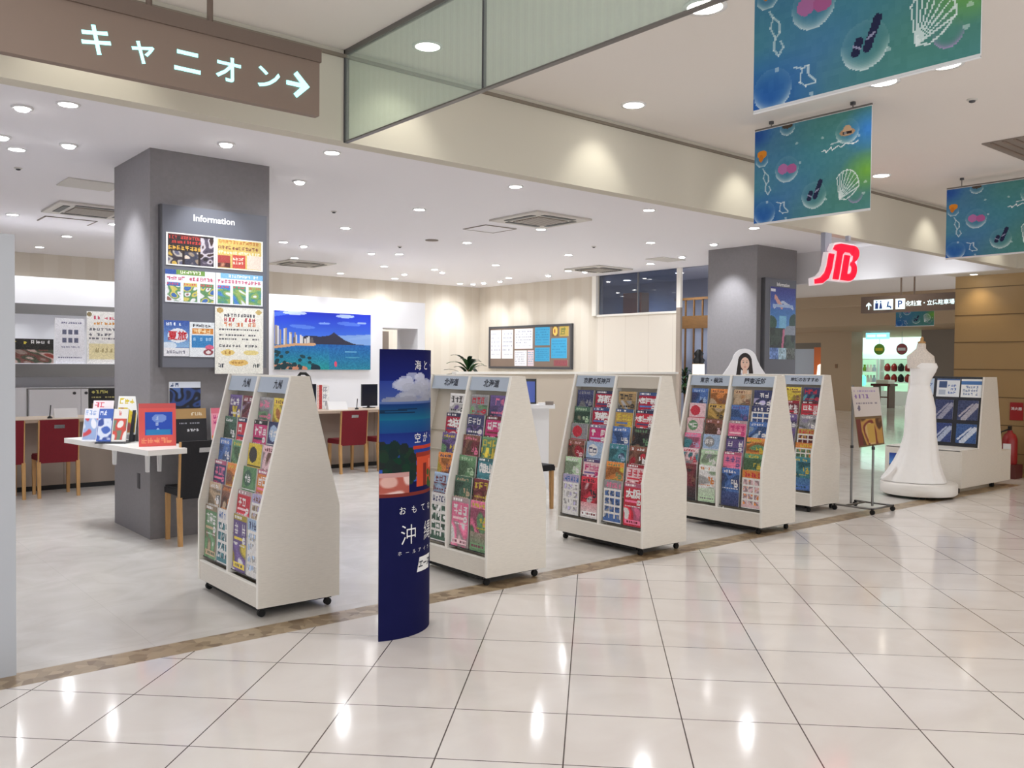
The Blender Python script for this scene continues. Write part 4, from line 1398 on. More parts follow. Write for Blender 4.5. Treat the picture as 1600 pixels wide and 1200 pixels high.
a = Art(60, 84, (238, 236, 226), 32); a.chars(0.18, 0.10, 0.86, 0.14, (70, 70, 80), 0.6).chars(0.18, 0.15, 0.86, 0.21, (200, 40, 60), 0.75).chars(0.18, 0.23, 0.86, 0.28, (224, 110, 50), 0.65)
for v_ in (0.32, 0.40, 0.46, 0.56):
    a.chars(0.08, v_, 0.9, v_ + 0.03, (90, 90, 96), 0.5)
a.ell(0.26, 0.68, 0.14, 0.045, (240, 206, 110)).ell(0.74, 0.68, 0.16, 0.04, (236, 214, 130)).ell(0.48, 0.83, 0.2, 0.05, (240, 196, 100)).chars(0.2, 0.66, 0.36, 0.7, (190, 130, 50), 0.5).chars(0.34, 0.81, 0.62, 0.85, (200, 140, 60), 0.5)
a.ell(0.10, 0.05, 0.07, 0.04, (206, 166, 90)).ell(0.9, 0.06, 0.06, 0.035, (206, 176, 100)).chars(0.05, 0.84, 0.2, 0.96, (60, 66, 76), 0.5).chars(0.78, 0.84, 0.94, 0.96, (60, 70, 70), 0.5)
wall_poster(a.A, 3.083, 3.548, 1.472, 2.088, yp - 0.006, 'large cream notice with red title hanging below Information board', texts=())

# ================================================================= REAR PILLAR: POSTER BOARD
t = thing('notice_board', 'tall narrow grey board with poster on the rear pillar', 'board', (12.17, 8.03, 1.40))
b = MB(); b.box(-0.42, 0.42, 0, 0.064, 0, 1.56, 'board_grey'); b.build('panel', t)
b = MB(); b.box(-0.44, -0.4205, 0, 0.064, 0, 1.56, 'dark_grey'); b.build('edge_strip', t)
b = MB(); b.text('Information', (0.05, -0.003, 1.475), (1, 0, 0), (0, 0, 1), 0.075, 'ink_white', 0.03); b.build('lettering', t)
a = Art(50, 76, (40, 60, 170), 33)
a.grad(0, 0.3, (36, 40, 150), (60, 110, 210)).grad(0.3, 0.56, (40, 110, 200), (70, 150, 226)).rect(0.02, 0.02, 0.2, 0.07, (230, 230, 240))
a.line([(0.15, 0.28), (0.5, 0.2), (0.9, 0.28)], (190, 206, 236), 0.03).line([(0.2, 0.14), (0.45, 0.27)], (226, 160, 150), 0.05).rect(0.1, 0.24, 0.9, 0.27, (160, 190, 236))
a.ell(0.05, 0.5, 0.22, 0.1, (36, 84, 66)).ell(0.95, 0.48, 0.2, 0.12, (30, 76, 70)).rect(0.36, 0.4, 0.64, 0.57, (110, 190, 236))
a.rect(0, 0.57, 1, 0.84, (34, 44, 44)).mix(0, 0.58, 0.45, 0.8, [(30, 44, 36), (50, 70, 56), (24, 30, 34)], 2).ell(0.85, 0.62, 0.3, 0.1, (140, 150, 170)).mix(0.6, 0.66, 1, 0.84, [(40, 60, 50), (60, 84, 70), (30, 40, 46)], 2).line([(0.55, 0.6), (0.5, 0.82)], (206, 100, 140), 0.04)
a.rect(0, 0.84, 0.34, 1, (90, 130, 206)).rect(0.34, 0.84, 0.66, 1, (150, 186, 206)).rect(0.66, 0.84, 1, 1, (84, 90, 84)).noise(0, 0.84, 1, 1, 0.15, 2)
wall_poster(a.A, 11.87, 12.56, 1.70, 2.83, 8.024, 'tall blue poster of sea and trees on the rear pillar', None)

# ================================================================= PILLAR TABLE, ITS PRINTED THINGS
t = thing('pillar_table', 'white L-shaped table top wrapped around the front pillar', 'table', (2.53, 8.05, 0))
b = MB()
b.prism([(x - 2.53, y - 8.05) for x, y in ((2.33, 7.46), (2.66, 7.50), (2.68, 7.78), (3.62, 7.80), (3.62, 8.045), (2.525, 8.045), (2.525, 9.2), (2.08, 9.13))], 2, 0.805, 0.85, 'white_top'); b.build('table_top', t)
for x, y, z in ((2.30, 8.3, 0.66), (2.46, 7.9, 0.62), (2.56, 7.9, 0.62), (3.3, 7.98, 0.62)):
    b = MB(); b.prism([(x - 2.53 - 0.012, z), (x - 2.53 + 0.012, z), (x - 2.53 + 0.016, 0.804), (x - 2.53 - 0.016, 0.804)], 1, y - 8.05 - 0.02, y - 8.05 + 0.02, 'white_plastic'); b.build('bracket', t)


def stand_card(A, x, y, w_, h_, rz, tilt, label, cat='booklet', name='booklet', z=0.851, th=0.02, m='paper_edge', grp='printed things on the pillar table'):
    b = MB()
    b.box(-w_ / 2, w_ / 2, 0.0006, th, 0, h_, m)
    b.grid(A, (-w_ / 2, 0, h_), (w_, 0, 0), (0, 0, -h_))
    return tag(b.build(name, None, (x, y, z), (-tilt, 0, rz)), label, cat, grp)


a = Art(42, 54, (226, 90, 84), 50); a.rect(0, 0, 1, 0.12, (206, 84, 84)).rect(0.16, 0.2, 0.9, 0.74, (36, 78, 186)).ell(0.55, 0.35, 0.2, 0.1, (120, 150, 220)).chars(0.45, 0.3, 0.6, 0.66, (170, 190, 230), 0.4).rect(0.2, 0.62, 0.86, 0.74, (40, 130, 190)).chars(0.08, 0.8, 0.92, 0.92, (240, 150, 110), 0.4)
stand_card(a.A, 2.515, 7.80, 0.30, 0.37, math.radians(-12), 0.1, 'coral red standing booklet with blue centre on the pillar table')
a = Art(42, 54, (30, 28, 34), 51); a.rect(0, 0, 1, 0.3, (176, 140, 90)).chars(0.55, 0.12, 0.95, 0.3, (226, 214, 190), 0.5).rect(0, 0.3, 1, 1, (26, 26, 32)).chars(0.2, 0.4, 0.9, 0.44, (150, 150, 160), 0.4).chars(0.4, 0.6, 0.75, 0.66, (200, 200, 206), 0.5)
stand_card(a.A, 2.855, 7.955, 0.30, 0.31, 0, 0.12, 'black booklet with gold top leaning on the pillar')
a = Art(42, 46, (30, 44, 84), 52); a.rect(0, 0, 1, 0.22, (214, 220, 232)).chars(0.02, 0.05, 0.3, 0.18, (60, 80, 120), 0.5).mix(0, 0.22, 1, 1, [(26, 34, 60), (44, 70, 130), (20, 24, 40), (70, 100, 160)], 2)
stand_card(a.A, 2.83, 8.028, 0.28, 0.25, 0, 0.0, 'dark blue photo card standing higher, behind the black booklet', z=1.15, th=0.018)
a = Art(34, 44, (232, 150, 170), 53); a.rect(0, 0, 1, 0.16, (216, 110, 130)).ell(0.6, 0.4, 0.22, 0.2, (120, 180, 226)).ell(0.6, 0.45, 0.1, 0.1, (230, 240, 250)).ell(0.4, 0.85, 0.4, 0.12, (226, 140, 60)).chars(0.1, 0.2, 0.4, 0.6, (190, 60, 120), 0.3)
stand_card(a.A, 3.16, 7.93, 0.24, 0.31, 0, 0.1, 'pink booklet with blue flower beside the nearest rack')
# stepped leaflet stand
t = thing('leaflet_stand', 'dark stepped leaflet stand on the pillar table', 'stand', (2.32, 8.36, 0.851), math.radians(-35))
b = MB(); b.box(-0.13, 0.13, -0.12, 0.13, 0, 0.012, 'acrylic_dark'); b.build('base', t)
b = MB(); b.prism([(0.06, 0.0125), (0.13, 0.0125), (0.22, 0.36), (0.20, 0.36)], 0, 0.1, 0.13, 'acrylic_dark')
b.prism([(0.06, 0.0125), (0.13, 0.0125), (0.22, 0.36), (0.20, 0.36)], 0, -0.13, -0.115, 'acrylic_dark'); b.build('side_support', t)
LS = [
    (-0.36, -0.06, 0.0, 0.30, [(226, 226, 234), (150, 170, 210), (200, 70, 80)], 'white and blue leaflet, front left in the dark stand'),
    (-0.16, -0.06, 0.0, 0.30, [(70, 100, 180), (214, 220, 236), (60, 80, 150)], 'blue leaflet, front middle in the dark stand'),
    (0.06, -0.08, 0.0, 0.30, [(232, 228, 224), (206, 80, 70), (110, 130, 110)], 'white leaflet with red title, front right in the dark stand'),
    (-0.26, 0.035, 0.05, 0.32, [(236, 226, 230), (214, 90, 110), (150, 170, 220)], 'white leaflet with pink title, back left in the dark stand'),
    (0.06, 0.09, 0.05, 0.36, [(236, 236, 232), (214, 190, 40), (160, 80, 80)], 'tall white leaflet with yellow title, back of the dark stand'),
]
for i, (lx, ly, lz, hh, pal, lb) in enumerate(LS):
    a = Art(24, 40, pal[0], 60 + i); a.chars(0.1, 0.05, 0.9, 0.2, pal[1], 0.7).mix(0.05, 0.3, 0.95, 0.95, pal, 2)
    rz = math.radians(-35)
    X_ = 2.32 + lx * 0.62 * math.cos(rz) - ly * math.sin(rz) + 0.02
    Y_ = 8.36 + lx * 0.62 * math.sin(rz) + ly * math.cos(rz)
    stand_card(a.A, X_, Y_, 0.125 if i < 3 else 0.18, hh, rz, 0.30, lb, 'leaflet', 'leaflet', 0.866 + lz, 0.012, grp='leaflets in the dark stand')


# ================================================================= CHAIRS
def chair(name, label, fab, loc, rz, group):
    t = thing(name, label, 'chair', loc, rz, group)
    hw, dp = 0.205, 0.21
    b = MB()
    R = [[(-hw + 0.01, -dp + 0.02, z), (hw - 0.01, -dp + 0.02, z), (hw, dp, z), (-hw, dp, z)] for z in (0.42, 0.47)]
    b.rings(R, fab, True, False)
    R = [[(x * 0.97, y * 0.97, 0.485) for x, y, z in R[1]]]
    b.rings([[(x, y, 0.4701) for x, y, z in R[0]], R[0]], fab, True, False)
    b.build('seat', t)
    b = MB()
    b.prism([(-0.19, 0.40), (-0.235, 0.90), (-0.20, 0.90), (-0.155, 0.45), (-0.155, 0.40)], 0, -hw, hw, fab)
    bk = b.build('backrest', t)
    b = MB(); b.prism([(-0.2325, 0.80), (-0.236, 0.84), (-0.2315, 0.84), (-0.228, 0.80)], 0, -0.055, 0.055, 'chrome'); b.build('handle', bk)
    for sx in (-1, 1):
        b = MB(); b.rings([[(sx * (hw + 0.002) + q * 0.017, -0.205 + p * 0.017, 0.0) for q, p in ((-1, -1), (1, -1), (1, 1), (-1, 1))],
                           [(sx * (hw + 0.002) + q * 0.02, -0.175 + p * 0.02, 0.415) for q, p in ((-1, -1), (1, -1), (1, 1), (-1, 1))]], 'wood_leg', True, False)
        b.rings([[(sx * (hw + 0.006) + q * 0.006, -0.178 + p * 0.018, 0.415) for q, p in ((-1, -1), (1, -1), (1, 1), (-1, 1))],
                 [(sx * (hw + 0.006) + q * 0.006, -0.215 + p * 0.016, 0.895) for q, p in ((-1, -1), (1, -1), (1, 1), (-1, 1))]], 'wood_leg', True, False)
        b.build('leg', t)
        b = MB(); b.rings([[(sx * (hw - 0.02) + q * 0.016, 0.18 + p * 0.016, 0.0) for q, p in ((-1, -1), (1, -1), (1, 1), (-1, 1))],
                           [(sx * (hw - 0.02) + q * 0.02, 0.175 + p * 0.02, 0.419) for q, p in ((-1, -1), (1, -1), (1, 1), (-1, 1))]], 'wood_leg', True, False)
        b.build('leg', t)
    return t


g = 'red chairs along the long counter'
c0 = chair('chair', 'red upholstered chair at the counter left of the front pillar', 'red_fabric', (2.50, 11.42, 0), 0, g)
dup(c0, (1.93, 11.42, 0), 0, 'red chair mostly hidden behind the pale panel at the left edge')
dup(c0, (6.36, 11.40, 0), 0, 'red chair at the counter right of the nearest brochure rack')
dup(c0, (6.98, 11.40, 0), 0, 'red chair at the counter partly hidden by the blue standee')
k0 = chair('chair', 'black chair tucked in front of the front pillar', 'black_fabric', (2.845, 7.80, 0), 0, 'black chairs')
dup(k0, (6.36, 7.36, 0), -PI / 2, 'black chair glimpsed between second and middle racks')
dup(k0, (7.25, 6.65, 0), -PI / 2 - 0.4, 'black chair glimpsed behind the middle rack')

# ================================================================= LONG COUNTER AND WHAT STANDS ON IT
CT = 0.885
t = thing('counter', 'long wood-topped service counter behind the red chairs', 'counter', (5.0, 11.9, 0))
b = MB(); b.box(-4.6, 3.4, -0.32, 0.4, CT - 0.04, CT, 'counter_wood'); b.build('counter_top', t)
b = MB(); b.box(-4.6, 3.4, -0.02, 0.0, 0.06, CT - 0.04, 'counter_front'); b.box(-4.6, 3.4, 0.0, 0.02, 0, 0.06, 'black')
for x in (-3.4, -2.3, -1.2, -0.1, 1.0, 2.1, 3.2):
    b.box(x, x + 0.006, -0.022, -0.02, 0.06, CT - 0.04, 'sign_brown_dark')
b.build('front_panel', t)
for x in (-1.55, 0.75, 2.6):
    b = MB(); b.box(x, x + 0.03, -0.3, -0.02, 0.0, CT - 0.04, 'counter_front'); b.build('support_panel', t)
# low white cupboard against the office wall
t = thing('cupboard', 'low white cupboard with two round knobs behind the counter', 'cupboard', (2.9, 13.3, 0))
b = MB(); b.box(-0.9, 2.0, -0.15, 0.28, 0, 1.22, 'white_panel'); b.build('body', t)
b = MB(); b.box(-0.33, 0.30, -0.165, -0.152, 0.70, 1.19, 'white_panel'); d1 = b.build('door', t)
b = MB(); b.cyl((0.22, -0.185, 1.14), (0.22, -0.166, 1.14), 0.02, 'dark_grey'); b.build('knob', d1)
b = MB(); b.box(0.31, 0.9, -0.165, -0.152, 0.70, 1.19, 'white_panel'); d2 = b.build('door', t)
b = MB(); b.cyl((0.37, -0.185, 1.14), (0.37, -0.166, 1.14), 0.02, 'dark_grey'); b.build('knob', d2)
b = MB(); b.box(-0.36, 0.92, -0.158, -0.151, 1.195, 1.21, 'grey_strip'); b.box(-0.36, -0.34, -0.158, -0.151, 0.7, 1.195, 'grey_strip'); b.build('edge_strip', t)

a = Art(36, 42, (24, 24, 26), 70); a.chars(0.1, 0.06, 0.9, 0.2, (200, 190, 90), 0.5).chars(0.1, 0.3, 0.9, 0.36, (190, 180, 100), 0.4).mix(0.1, 0.55, 0.9, 0.9, [(60, 50, 90), (40, 40, 60), (120, 90, 60)], 2)
wall_poster(a.A, 3.02, 3.38, 0.89, 1.235, 12.02, 'black poster with yellow lettering on the counter left of the pillar', None, th=0.01)
a = Art(36, 42, (26, 24, 24), 71); a.rect(0.3, 0.05, 1, 0.5, (16, 16, 18)).chars(0.1, 0.6, 0.9, 0.9, (110, 100, 90), 0.3)
wall_poster(a.A, 3.40, 3.75, 0.89, 1.245, 12.02, 'plain black poster beside the pillar edge on the counter', None, th=0.01)
a = Art(46, 36, (60, 56, 50), 72); a.rect(0, 0, 1, 0.45, (40, 38, 36)).chars(0.02, 0.08, 0.48, 0.36, (220, 200, 50), 0.7).chars(0.52, 0.06, 0.98, 0.34, (220, 220, 220), 0.6).mix(0, 0.45, 1, 1, [(150, 130, 120), (120, 70, 60), (70, 80, 60), (190, 160, 150), (160, 60, 50)], 2)
wall_poster(a.A, 2.30, 2.87, 1.545, 1.87, 13.16, 'dark poster with yellow lettering on the wall ledge', 'posters on the wall ledge', th=0.02)
a = Art(50, 76, (232, 232, 240), 73)
a.chars(0.2, 0.08, 0.9, 0.12, (110, 110, 150), 0.6)
for i in range(3):
    for j in range(2):
        a.rect(0.25 + 0.2 * i, 0.25 + 0.18 * j, 0.38 + 0.2 * i, 0.36 + 0.18 * j, (96, 100, 130))
a.chars(0.2, 0.62, 0.85, 0.66, (150, 150, 180), 0.5).chars(0.1, 0.85, 0.9, 0.88, (120, 120, 150), 0.5)
wall_poster(a.A, 2.89, 3.26, 1.545, 2.16, 13.16, 'white poster with six small grey pictures on the wall ledge', 'posters on the wall ledge', th=0.02)
a = Art(40, 60, (240, 238, 234), 74); a.chars(0.15, 0.08, 1, 0.15, (214, 70, 100), 0.7).chars(0.15, 0.2, 1, 0.25, (226, 150, 60), 0.6)
for v_ in (0.32, 0.42, 0.5):
    a.chars(0.05, v_, 0.95, v_ + 0.04, (110, 110, 120), 0.5)
a.rect(0.05, 0.62, 1, 0.92, (240, 226, 170)).chars(0.2, 0.7, 0.8, 0.86, (190, 170, 110), 0.4).ell(0.06, 0.06, 0.06, 0.04, (150, 130, 90))
wall_poster(a.A, 3.29, 3.80, 1.545, 2.27, 13.16, 'white notice with pink title on the wall ledge beside the pillar', 'posters on the wall ledge', th=0.02)
a = Art(12, 24, (236, 236, 236), 75); a.rect(0, 0, 0.42, 1, (206, 60, 60)).rect(0, 0.02, 0.2, 1, (240, 200, 190)).chars(0.5, 0.1, 0.95, 0.95, (170, 170, 180), 0.3)
wall_poster(a.A, 6.22, 6.42, 0.889, 1.25, 12.06, 'white notice with red edge on the counter behind the nearest rack', None, th=0.01)
t = thing('monitor', 'dark flat monitor on the counter left of the standee', 'monitor', (7.12, 12.05, CT))
b = MB(); b.box(-0.14, 0.14, 0, 0.03, 0.03, 0.37, 'screen_dark'); b.build('screen', t)
b = MB(); b.box(-0.08, 0.08, -0.04, 0.08, 0.0, 0.012, 'black'); b.box(-0.02, 0.02, 0.031, 0.05, 0.012, 0.2, 'black'); b.build('foot', t)
t = thing('monitor', 'dark monitor edge behind the nearest brochure rack', 'monitor', (6.06, 12.05, CT))
b = MB(); b.box(-0.14, 0.14, 0, 0.03, 0.03, 0.38, 'screen_dark'); b.build('screen', t)
b = MB(); b.box(-0.08, 0.08, -0.04, 0.08, 0.0, 0.012, 'black'); b.box(-0.02, 0.02, 0.031, 0.05, 0.012, 0.2, 'black'); b.build('foot', t)
t = thing('pen_stand', 'black pen on a small stand on the counter above the left red chair', 'pen stand', (2.52, 11.75, CT))
b = MB(); b.lathe([(0.03, 0), (0.028, 0.015), (0.008, 0.03)], (0, 0, 0), 'black', 12); b.build('base', t)
b = MB(); b.cyl((0, 0, 0.03), (0.01, 0, 0.16), 0.006, 'black'); b.build('pen', t)
t = thing('pen_stand', 'black pen on a small stand on the counter near the standee', 'pen stand', (6.72, 11.75, CT))
b = MB(); b.lathe([(0.03, 0), (0.028, 0.015), (0.008, 0.03)], (0, 0, 0), 'black', 12); b.build('base', t)
b = MB(); b.cyl((0, 0, 0.03), (0.01, 0, 0.16), 0.006, 'black'); b.build('pen', t)
b = MB(); b.prism([(0.0, 0), (0.1, 0), (0.06, 0.11), (0.055, 0.11)], 0, -0.13, 0.13, 'white_plastic')
tag(b.build('card_holder', None, (2.72, 11.82, CT)), 'small white tent card on the counter behind the left red chair', 'card holder')
b = MB(); b.prism([(0.0, 0), (0.1, 0), (0.06, 0.12), (0.055, 0.12)], 0, -0.16, 0.16, 'white_plastic')
tag(b.build('card_holder', None, (6.45, 11.82, CT)), 'small white tent card on the counter behind the right red chairs', 'card holder')

# ================================================================= PICTURE, NOTICE BOARD, PLANTS
a = Art(180, 97, (30, 80, 200), 80)
u, v = a.U, a.V
a.grad(0, 0.56, (20, 44, 190), (70, 130, 226))
k = (v < 0.5) & (np.sin(u * 9 + 2 * np.sin(v * 14)) + np.sin(v * 26 + u * 4) > 1.35)
a.mask(k, (120, 160, 236), 0.5)
a.ell(0.2, 0.03, 0.12, 0.03, (214, 226, 246), 0.8).ell(0.72, 0.05, 0.1, 0.03, (200, 220, 246), 0.8).ell(0.9, 0.16, 0.05, 0.02, (190, 214, 246), 0.7).ell(0.5, 0.19, 0.06, 0.02, (150, 184, 240), 0.7)
k = (u > 0.62) & (v > 0.36 + 0.1 * (1 - u)) & (v < 0.56)
a.mask(k, (150, 180, 220), 0.7)
rg = 0.56 - np.interp(u, [0.1, 0.32, 0.46, 0.55, 0.60, 0.64, 0.72, 0.82, 1.0], [0.02, 0.15, 0.14, 0.16, 0.22, 0.17, 0.08, 0.02, 0.0])
a.mask((v > rg) & (v < 0.56) & (u > 0.28), (44, 44, 66))
a.grad(0.555, 1.0, (20, 96, 170), (24, 150, 150))
k = (v > 0.555) & (u > 0.55)
a.mask(k, (24, 90, 170), 0.35)
a.noise(0, 0.56, 1, 1, 0.05, 2)
for q in range(22):
    x_ = 0.38 * a.r.rand()
    hh = (0.30 - 0.5 * x_) * (0.5 + 0.6 * a.r.rand())
    a.rect(x_, 0.56 - max(0.05, hh), x_ + 0.018, 0.58, [(206, 206, 206), (150, 140, 136), (96, 90, 96), (224, 218, 210)][a.r.randint(4)])
a.line([(0.0, 0.62), (0.2, 0.57), (0.4, 0.56)], (206, 160, 120), 0.012)
a.line([(0.0, 0.97), (0.12, 0.93), (0.3, 1.0)], (206, 140, 110), 0.03)
for q in range(40):
    a.ell(0.3 * a.r.rand() * (1 if q % 3 else 1.6), 0.66 + 0.34 * a.r.rand() if q % 2 else 0.9 + 0.1 * a.r.rand(), 0.02, 0.028, (20, 60, 70))
a.ell(0.41, 0.97, 0.05, 0.06, (16, 44, 60)).ell(0.62, 0.90, 0.015, 0.05, (214, 70, 100)).ell(0.78, 0.68, 0.07, 0.012, (130, 190, 220), 0.7).ell(0.8, 0.78, 0.08, 0.01, (110, 180, 200), 0.6)
t = thing('picture', 'large bright blue beach bay picture on the white office wall', 'picture', (7.12, 13.55, 1.467))
b = MB(); b.box(-0.9, 0.9, 0.0006, 0.045, 0, 0.965, 'paper_edge'); b.build('panel', t)
b = MB(); b.grid(a.A, (-0.9, 0, 0.965), (1.8, 0, 0), (0, 0, -0.965)); b.build('print', t)

XB = 13.25
t = thing('notice_board', 'wide dark-framed notice board on the beige wall', 'board', (XB, 15.38, 1.485))
b = MB(); b.box(0.0, 0.049, -1.40, 1.40, 0.05, 0.95, 'sign_brown'); b.build('panel', t)
b = MB()
for q in ((-1.45, 1.45, 0, 0.05), (-1.45, 1.45, 0.95, 1.0), (-1.45, -1.40, 0.05, 0.95), (1.40, 1.45, 0.05, 0.95)):
    b.box(-0.015, 0.049, q[0], q[1], q[2], q[3], 'dark_grey')
b.build('frame', t)


def sheet(y1, y0, z0, z1, A, label, grp='papers on the notice board'):
    b = MB()
    b.box(XB - 0.004, XB - 0.0005, y0, y1, z0, z1, 'paper_edge')
    b.grid(A, (XB - 0.0046, y1, z1), (0, y0 - y1, 0), (0, 0, z0 - z1))
    tag(b.build('paper_sheet'), label, 'paper', grp)


def cal(seed, c=(232, 232, 238), ink=(170, 174, 190)):
    a = Art(30, 36, c, seed)
    for i in range(6):
        a.chars(0.08, 0.12 + 0.14 * i, 0.92, 0.17 + 0.14 * i, ink, 0.5)
    return a.A


sheet(16.76, 16.37, 1.72, 2.40, cal(90), 'tall white calendar sheet, left end of the notice board')
sheet(16.33, 15.92, 1.72, 2.40, cal(91), 'tall white calendar sheet, second on the notice board')
sheet(15.86, 15.22, 1.95, 2.41, cal(92), 'white sheet in the upper middle of the notice board')
sheet(15.86, 15.42, 1.55, 1.91, cal(93), 'white sheet in the lower middle of the notice board')
sheet(15.39, 15.18, 1.55, 1.91, cal(94, (226, 206, 214), (60, 160, 190)), 'small pinkish sheet below the middle of the notice board')
for y1, y0, z0, z1, lb in ((15.14, 14.64, 2.02, 2.43, 'bright blue sheet, upper one of the left blue pair'), (15.14, 14.64, 1.66, 1.97, 'bright blue sheet, lower one of the left blue pair'),
                           (14.59, 14.08, 1.73, 2.17, 'tall bright blue sheet near the right end of the notice board')):
    sheet(y1, y0, z0, z1, cal(int(y0 * 10 + z0 * 7), (56, 160, 206), (40, 130, 180)), lb)
a = Art(12, 12, (110, 84, 60), 97); a.ell(0.5, 0.5, 0.36, 0.42, (226, 190, 96)).chars(0.3, 0.3, 0.7, 0.7, (150, 60, 50), 0.4)
sheet(14.57, 14.35, 2.21, 2.45, a.A, 'small sheet with yellow disc at the top right of the notice board')
a = Art(12, 12, (186, 160, 80), 98); a.chars(0.1, 0.2, 0.9, 0.8, (110, 120, 60), 0.4)
sheet(14.32, 14.03, 2.21, 2.45, a.A, 'small yellow sheet in the top right corner of the notice board')
sheet(14.5, 14.06, 1.56, 1.69, cal(99, (150, 76, 84), (110, 60, 74)), 'dull red strip at the lower right of the notice board')


def plant(name, x, y, z0, pot_r, pot_h, n, ln, spread, label, cat='plant', seed=3, z_stem=0.3, m='leaf', grp=None):
    t = thing(name, label, cat, (x, y, z0), 0, grp)
    b = MB(); b.lathe([(pot_r * 0.75, 0), (pot_r, pot_h), (pot_r * 0.9, pot_h), (pot_r * 0.88, pot_h - 0.03)], (0, 0, 0), 'pot_white', 20); b.build('pot', t)
    b = MB(); b.lathe([(pot_r * 0.86, pot_h - 0.035), (0.01, pot_h - 0.028)], (0, 0, 0), 'soil', 16); b.build('soil', t)
    r = random.Random(seed)
    b = MB(); b.tube([(0, 0, pot_h - 0.03), (0.01, 0.01, pot_h + z_stem * 0.6), (0, 0, pot_h + z_stem)], [0.02, 0.016, 0.012], 'wood_brown'); b.build('stem', t)
    b = MB()
    for i in range(n):
        az = i * 2.4 + r.uniform(-0.3, 0.3)
        el = r.uniform(0.15, 1.2)
        L_ = ln * r.uniform(0.7, 1.1)
        d = Vector((math.cos(az), math.sin(az), 0))
        s = Vector((-math.sin(az), math.cos(az), 0))
        base = Vector((0, 0, pot_h + z_stem * r.uniform(0.55, 1.0)))
        vs = []
        N_ = 6
        for k in range(N_ + 1):
            q = k / N_
            p = base + d * (L_ * spread * q * math.cos(el * (1 - 0.3 * q)) ) + Vector((0, 0, L_ * (math.sin(el) * q - 0.55 * q * q)))
            wd = 0.028 * ln / 0.4 * math.sin(PI * min(1, q * 0.92 + 0.06)) + 0.001
            vs += [tuple(p - s * wd), tuple(p + Vector((0, 0, -0.006))), tuple(p + s * wd)]
        fs = []
        for k in range(N_):
            a0 = k * 3
            fs += [(a0, a0 + 1, a0 + 4, a0 + 3), (a0 + 1, a0 + 2, a0 + 5, a0 + 4)]
        b.add(vs, fs, m if i % 3 else 'leaf_light', smooth=True)
    b.build('leaves', t)
    return t


plant('potted_plant', 7.95, 10.6, 0, 0.17, 0.35, 60, 0.5, 1.0, 'dark green leafy plant rising above the second rack', z_stem=1.18)
plant('potted_plant', 13.86, 11.3, 0, 0.2, 0.4, 60, 0.42, 0.7, 'tall leafy plant left of the rear pillar', seed=9, z_stem=1.05)
t = thing('office_chair', 'small rounded black chair top left of the dark green plant', 'chair', (7.05, 10.6, 0))
b = MB(); b.lathe([(0.001, 1.47), (0.08, 1.465), (0.13, 1.43), (0.15, 1.3), (0.14, 1.0), (0.1, 0.95)], (0, 0, 0), 'black_fabric', 20, 1.0, 0.35); b.build('backrest', t)
b = MB(); b.lathe([(0.2, 0.52), (0.23, 0.55), (0.2, 0.6)], (0, -0.2, 0), 'black_fabric', 20); b.build('seat', t)
b = MB(); b.cyl((0, -0.1, 0.05), (0, -0.1, 0.52), 0.03, 'steel_grey'); b.box(-0.02, 0.02, -0.02, 0.03, 0.55, 0.96, 'black'); b.build('stem', t)
b = MB()
for k in range(5):
    c, s = math.cos(k * 2 * PI / 5), math.sin(k * 2 * PI / 5)
    b.cyl((0, -0.1, 0.06), (0.28 * c, -0.1 + 0.28 * s, 0.03), 0.02, 'black')
    b.cyl((0.28 * c, -0.1 + 0.28 * s, 0.0), (0.28 * c, -0.1 + 0.28 * s, 0.03), 0.03, 'rubber')
b.build('base', t)

# ticket kiosk between second and middle racks
t = thing('kiosk', 'white kiosk with tilted dark screen behind the second rack', 'kiosk', (7.52, 8.45, 0), math.radians(-40))
b = MB(); b.rings([[(-0.13, -0.10, 0), (0.09, -0.10, 0), (0.09, 0.14, 0), (-0.13, 0.14, 0)], [(-0.22, -0.12, 1.03), (0.09, -0.12, 1.03), (0.09, 0.16, 1.03), (-0.22, 0.16, 1.03)]], 'white_plastic', True, False); b.build('pedestal', t)
b = MB(); b.box(-0.27, 0.16, -0.22, 0.18, 1.031, 1.075, 'white_plastic'); b.box(-0.05, 0.05, -0.18, -0.06, 1.076, 1.10, 'white_plastic'); b.box(0.04, 0.14, -0.2, -0.1, 1.076, 1.12, 'ac_grille'); b.build('shelf', t)
b = MB(); b.prism([(-0.02, 1.08), (0.08, 1.40), (0.12, 1.39), (0.05, 1.08)], 0, -0.22, -0.07, 'black'); sc = b.build('screen', t)
b = MB(); b.prism([(-0.0165, 1.10), (0.066, 1.365), (0.068, 1.365), (-0.014, 1.10)], 0, -0.2, -0.09, 'screen_blue'); b.build('display', sc)

# back room: wooden screen, lantern, dark pendant
t = thing('slatted_screen', 'wooden slatted screen seen left of the rear pillar', 'screen', (14.6, 11.1, 0))
b = MB(); b.box(-0.02, 0.02, -0.8, 1.1, 2.36, 2.62, 'wood_brown'); b.box(-0.03, 0.03, -0.8, 1.1, 2.95, 3.0, 'wood_brown'); b.build('rail', t)
for k in range(9):
    b = MB(); y = -0.74 + k * 0.22
    b.box(-0.015, 0.015, y, y + 0.03, 0, 2.36, 'wood_brown'); b.box(-0.015, 0.015, y, y + 0.03, 2.62, 2.95, 'wood_brown'); b.build('slat', t)
b = MB(); b.box(13.75, 13.76, 12.4, 12.9, 2.0, 3.1, 'orange_panel'); b.box(13.76, 14.0, 12.4, 12.9, 0, 3.1, 'wood_brown')
tag(b.build('wooden_cabinet'), 'orange-brown wooden cabinet top seen through the glass', 'cabinet')
t = thing('lantern', 'small white lantern standing left of the rear pillar', 'lantern', (13.6, 10.77, 0))
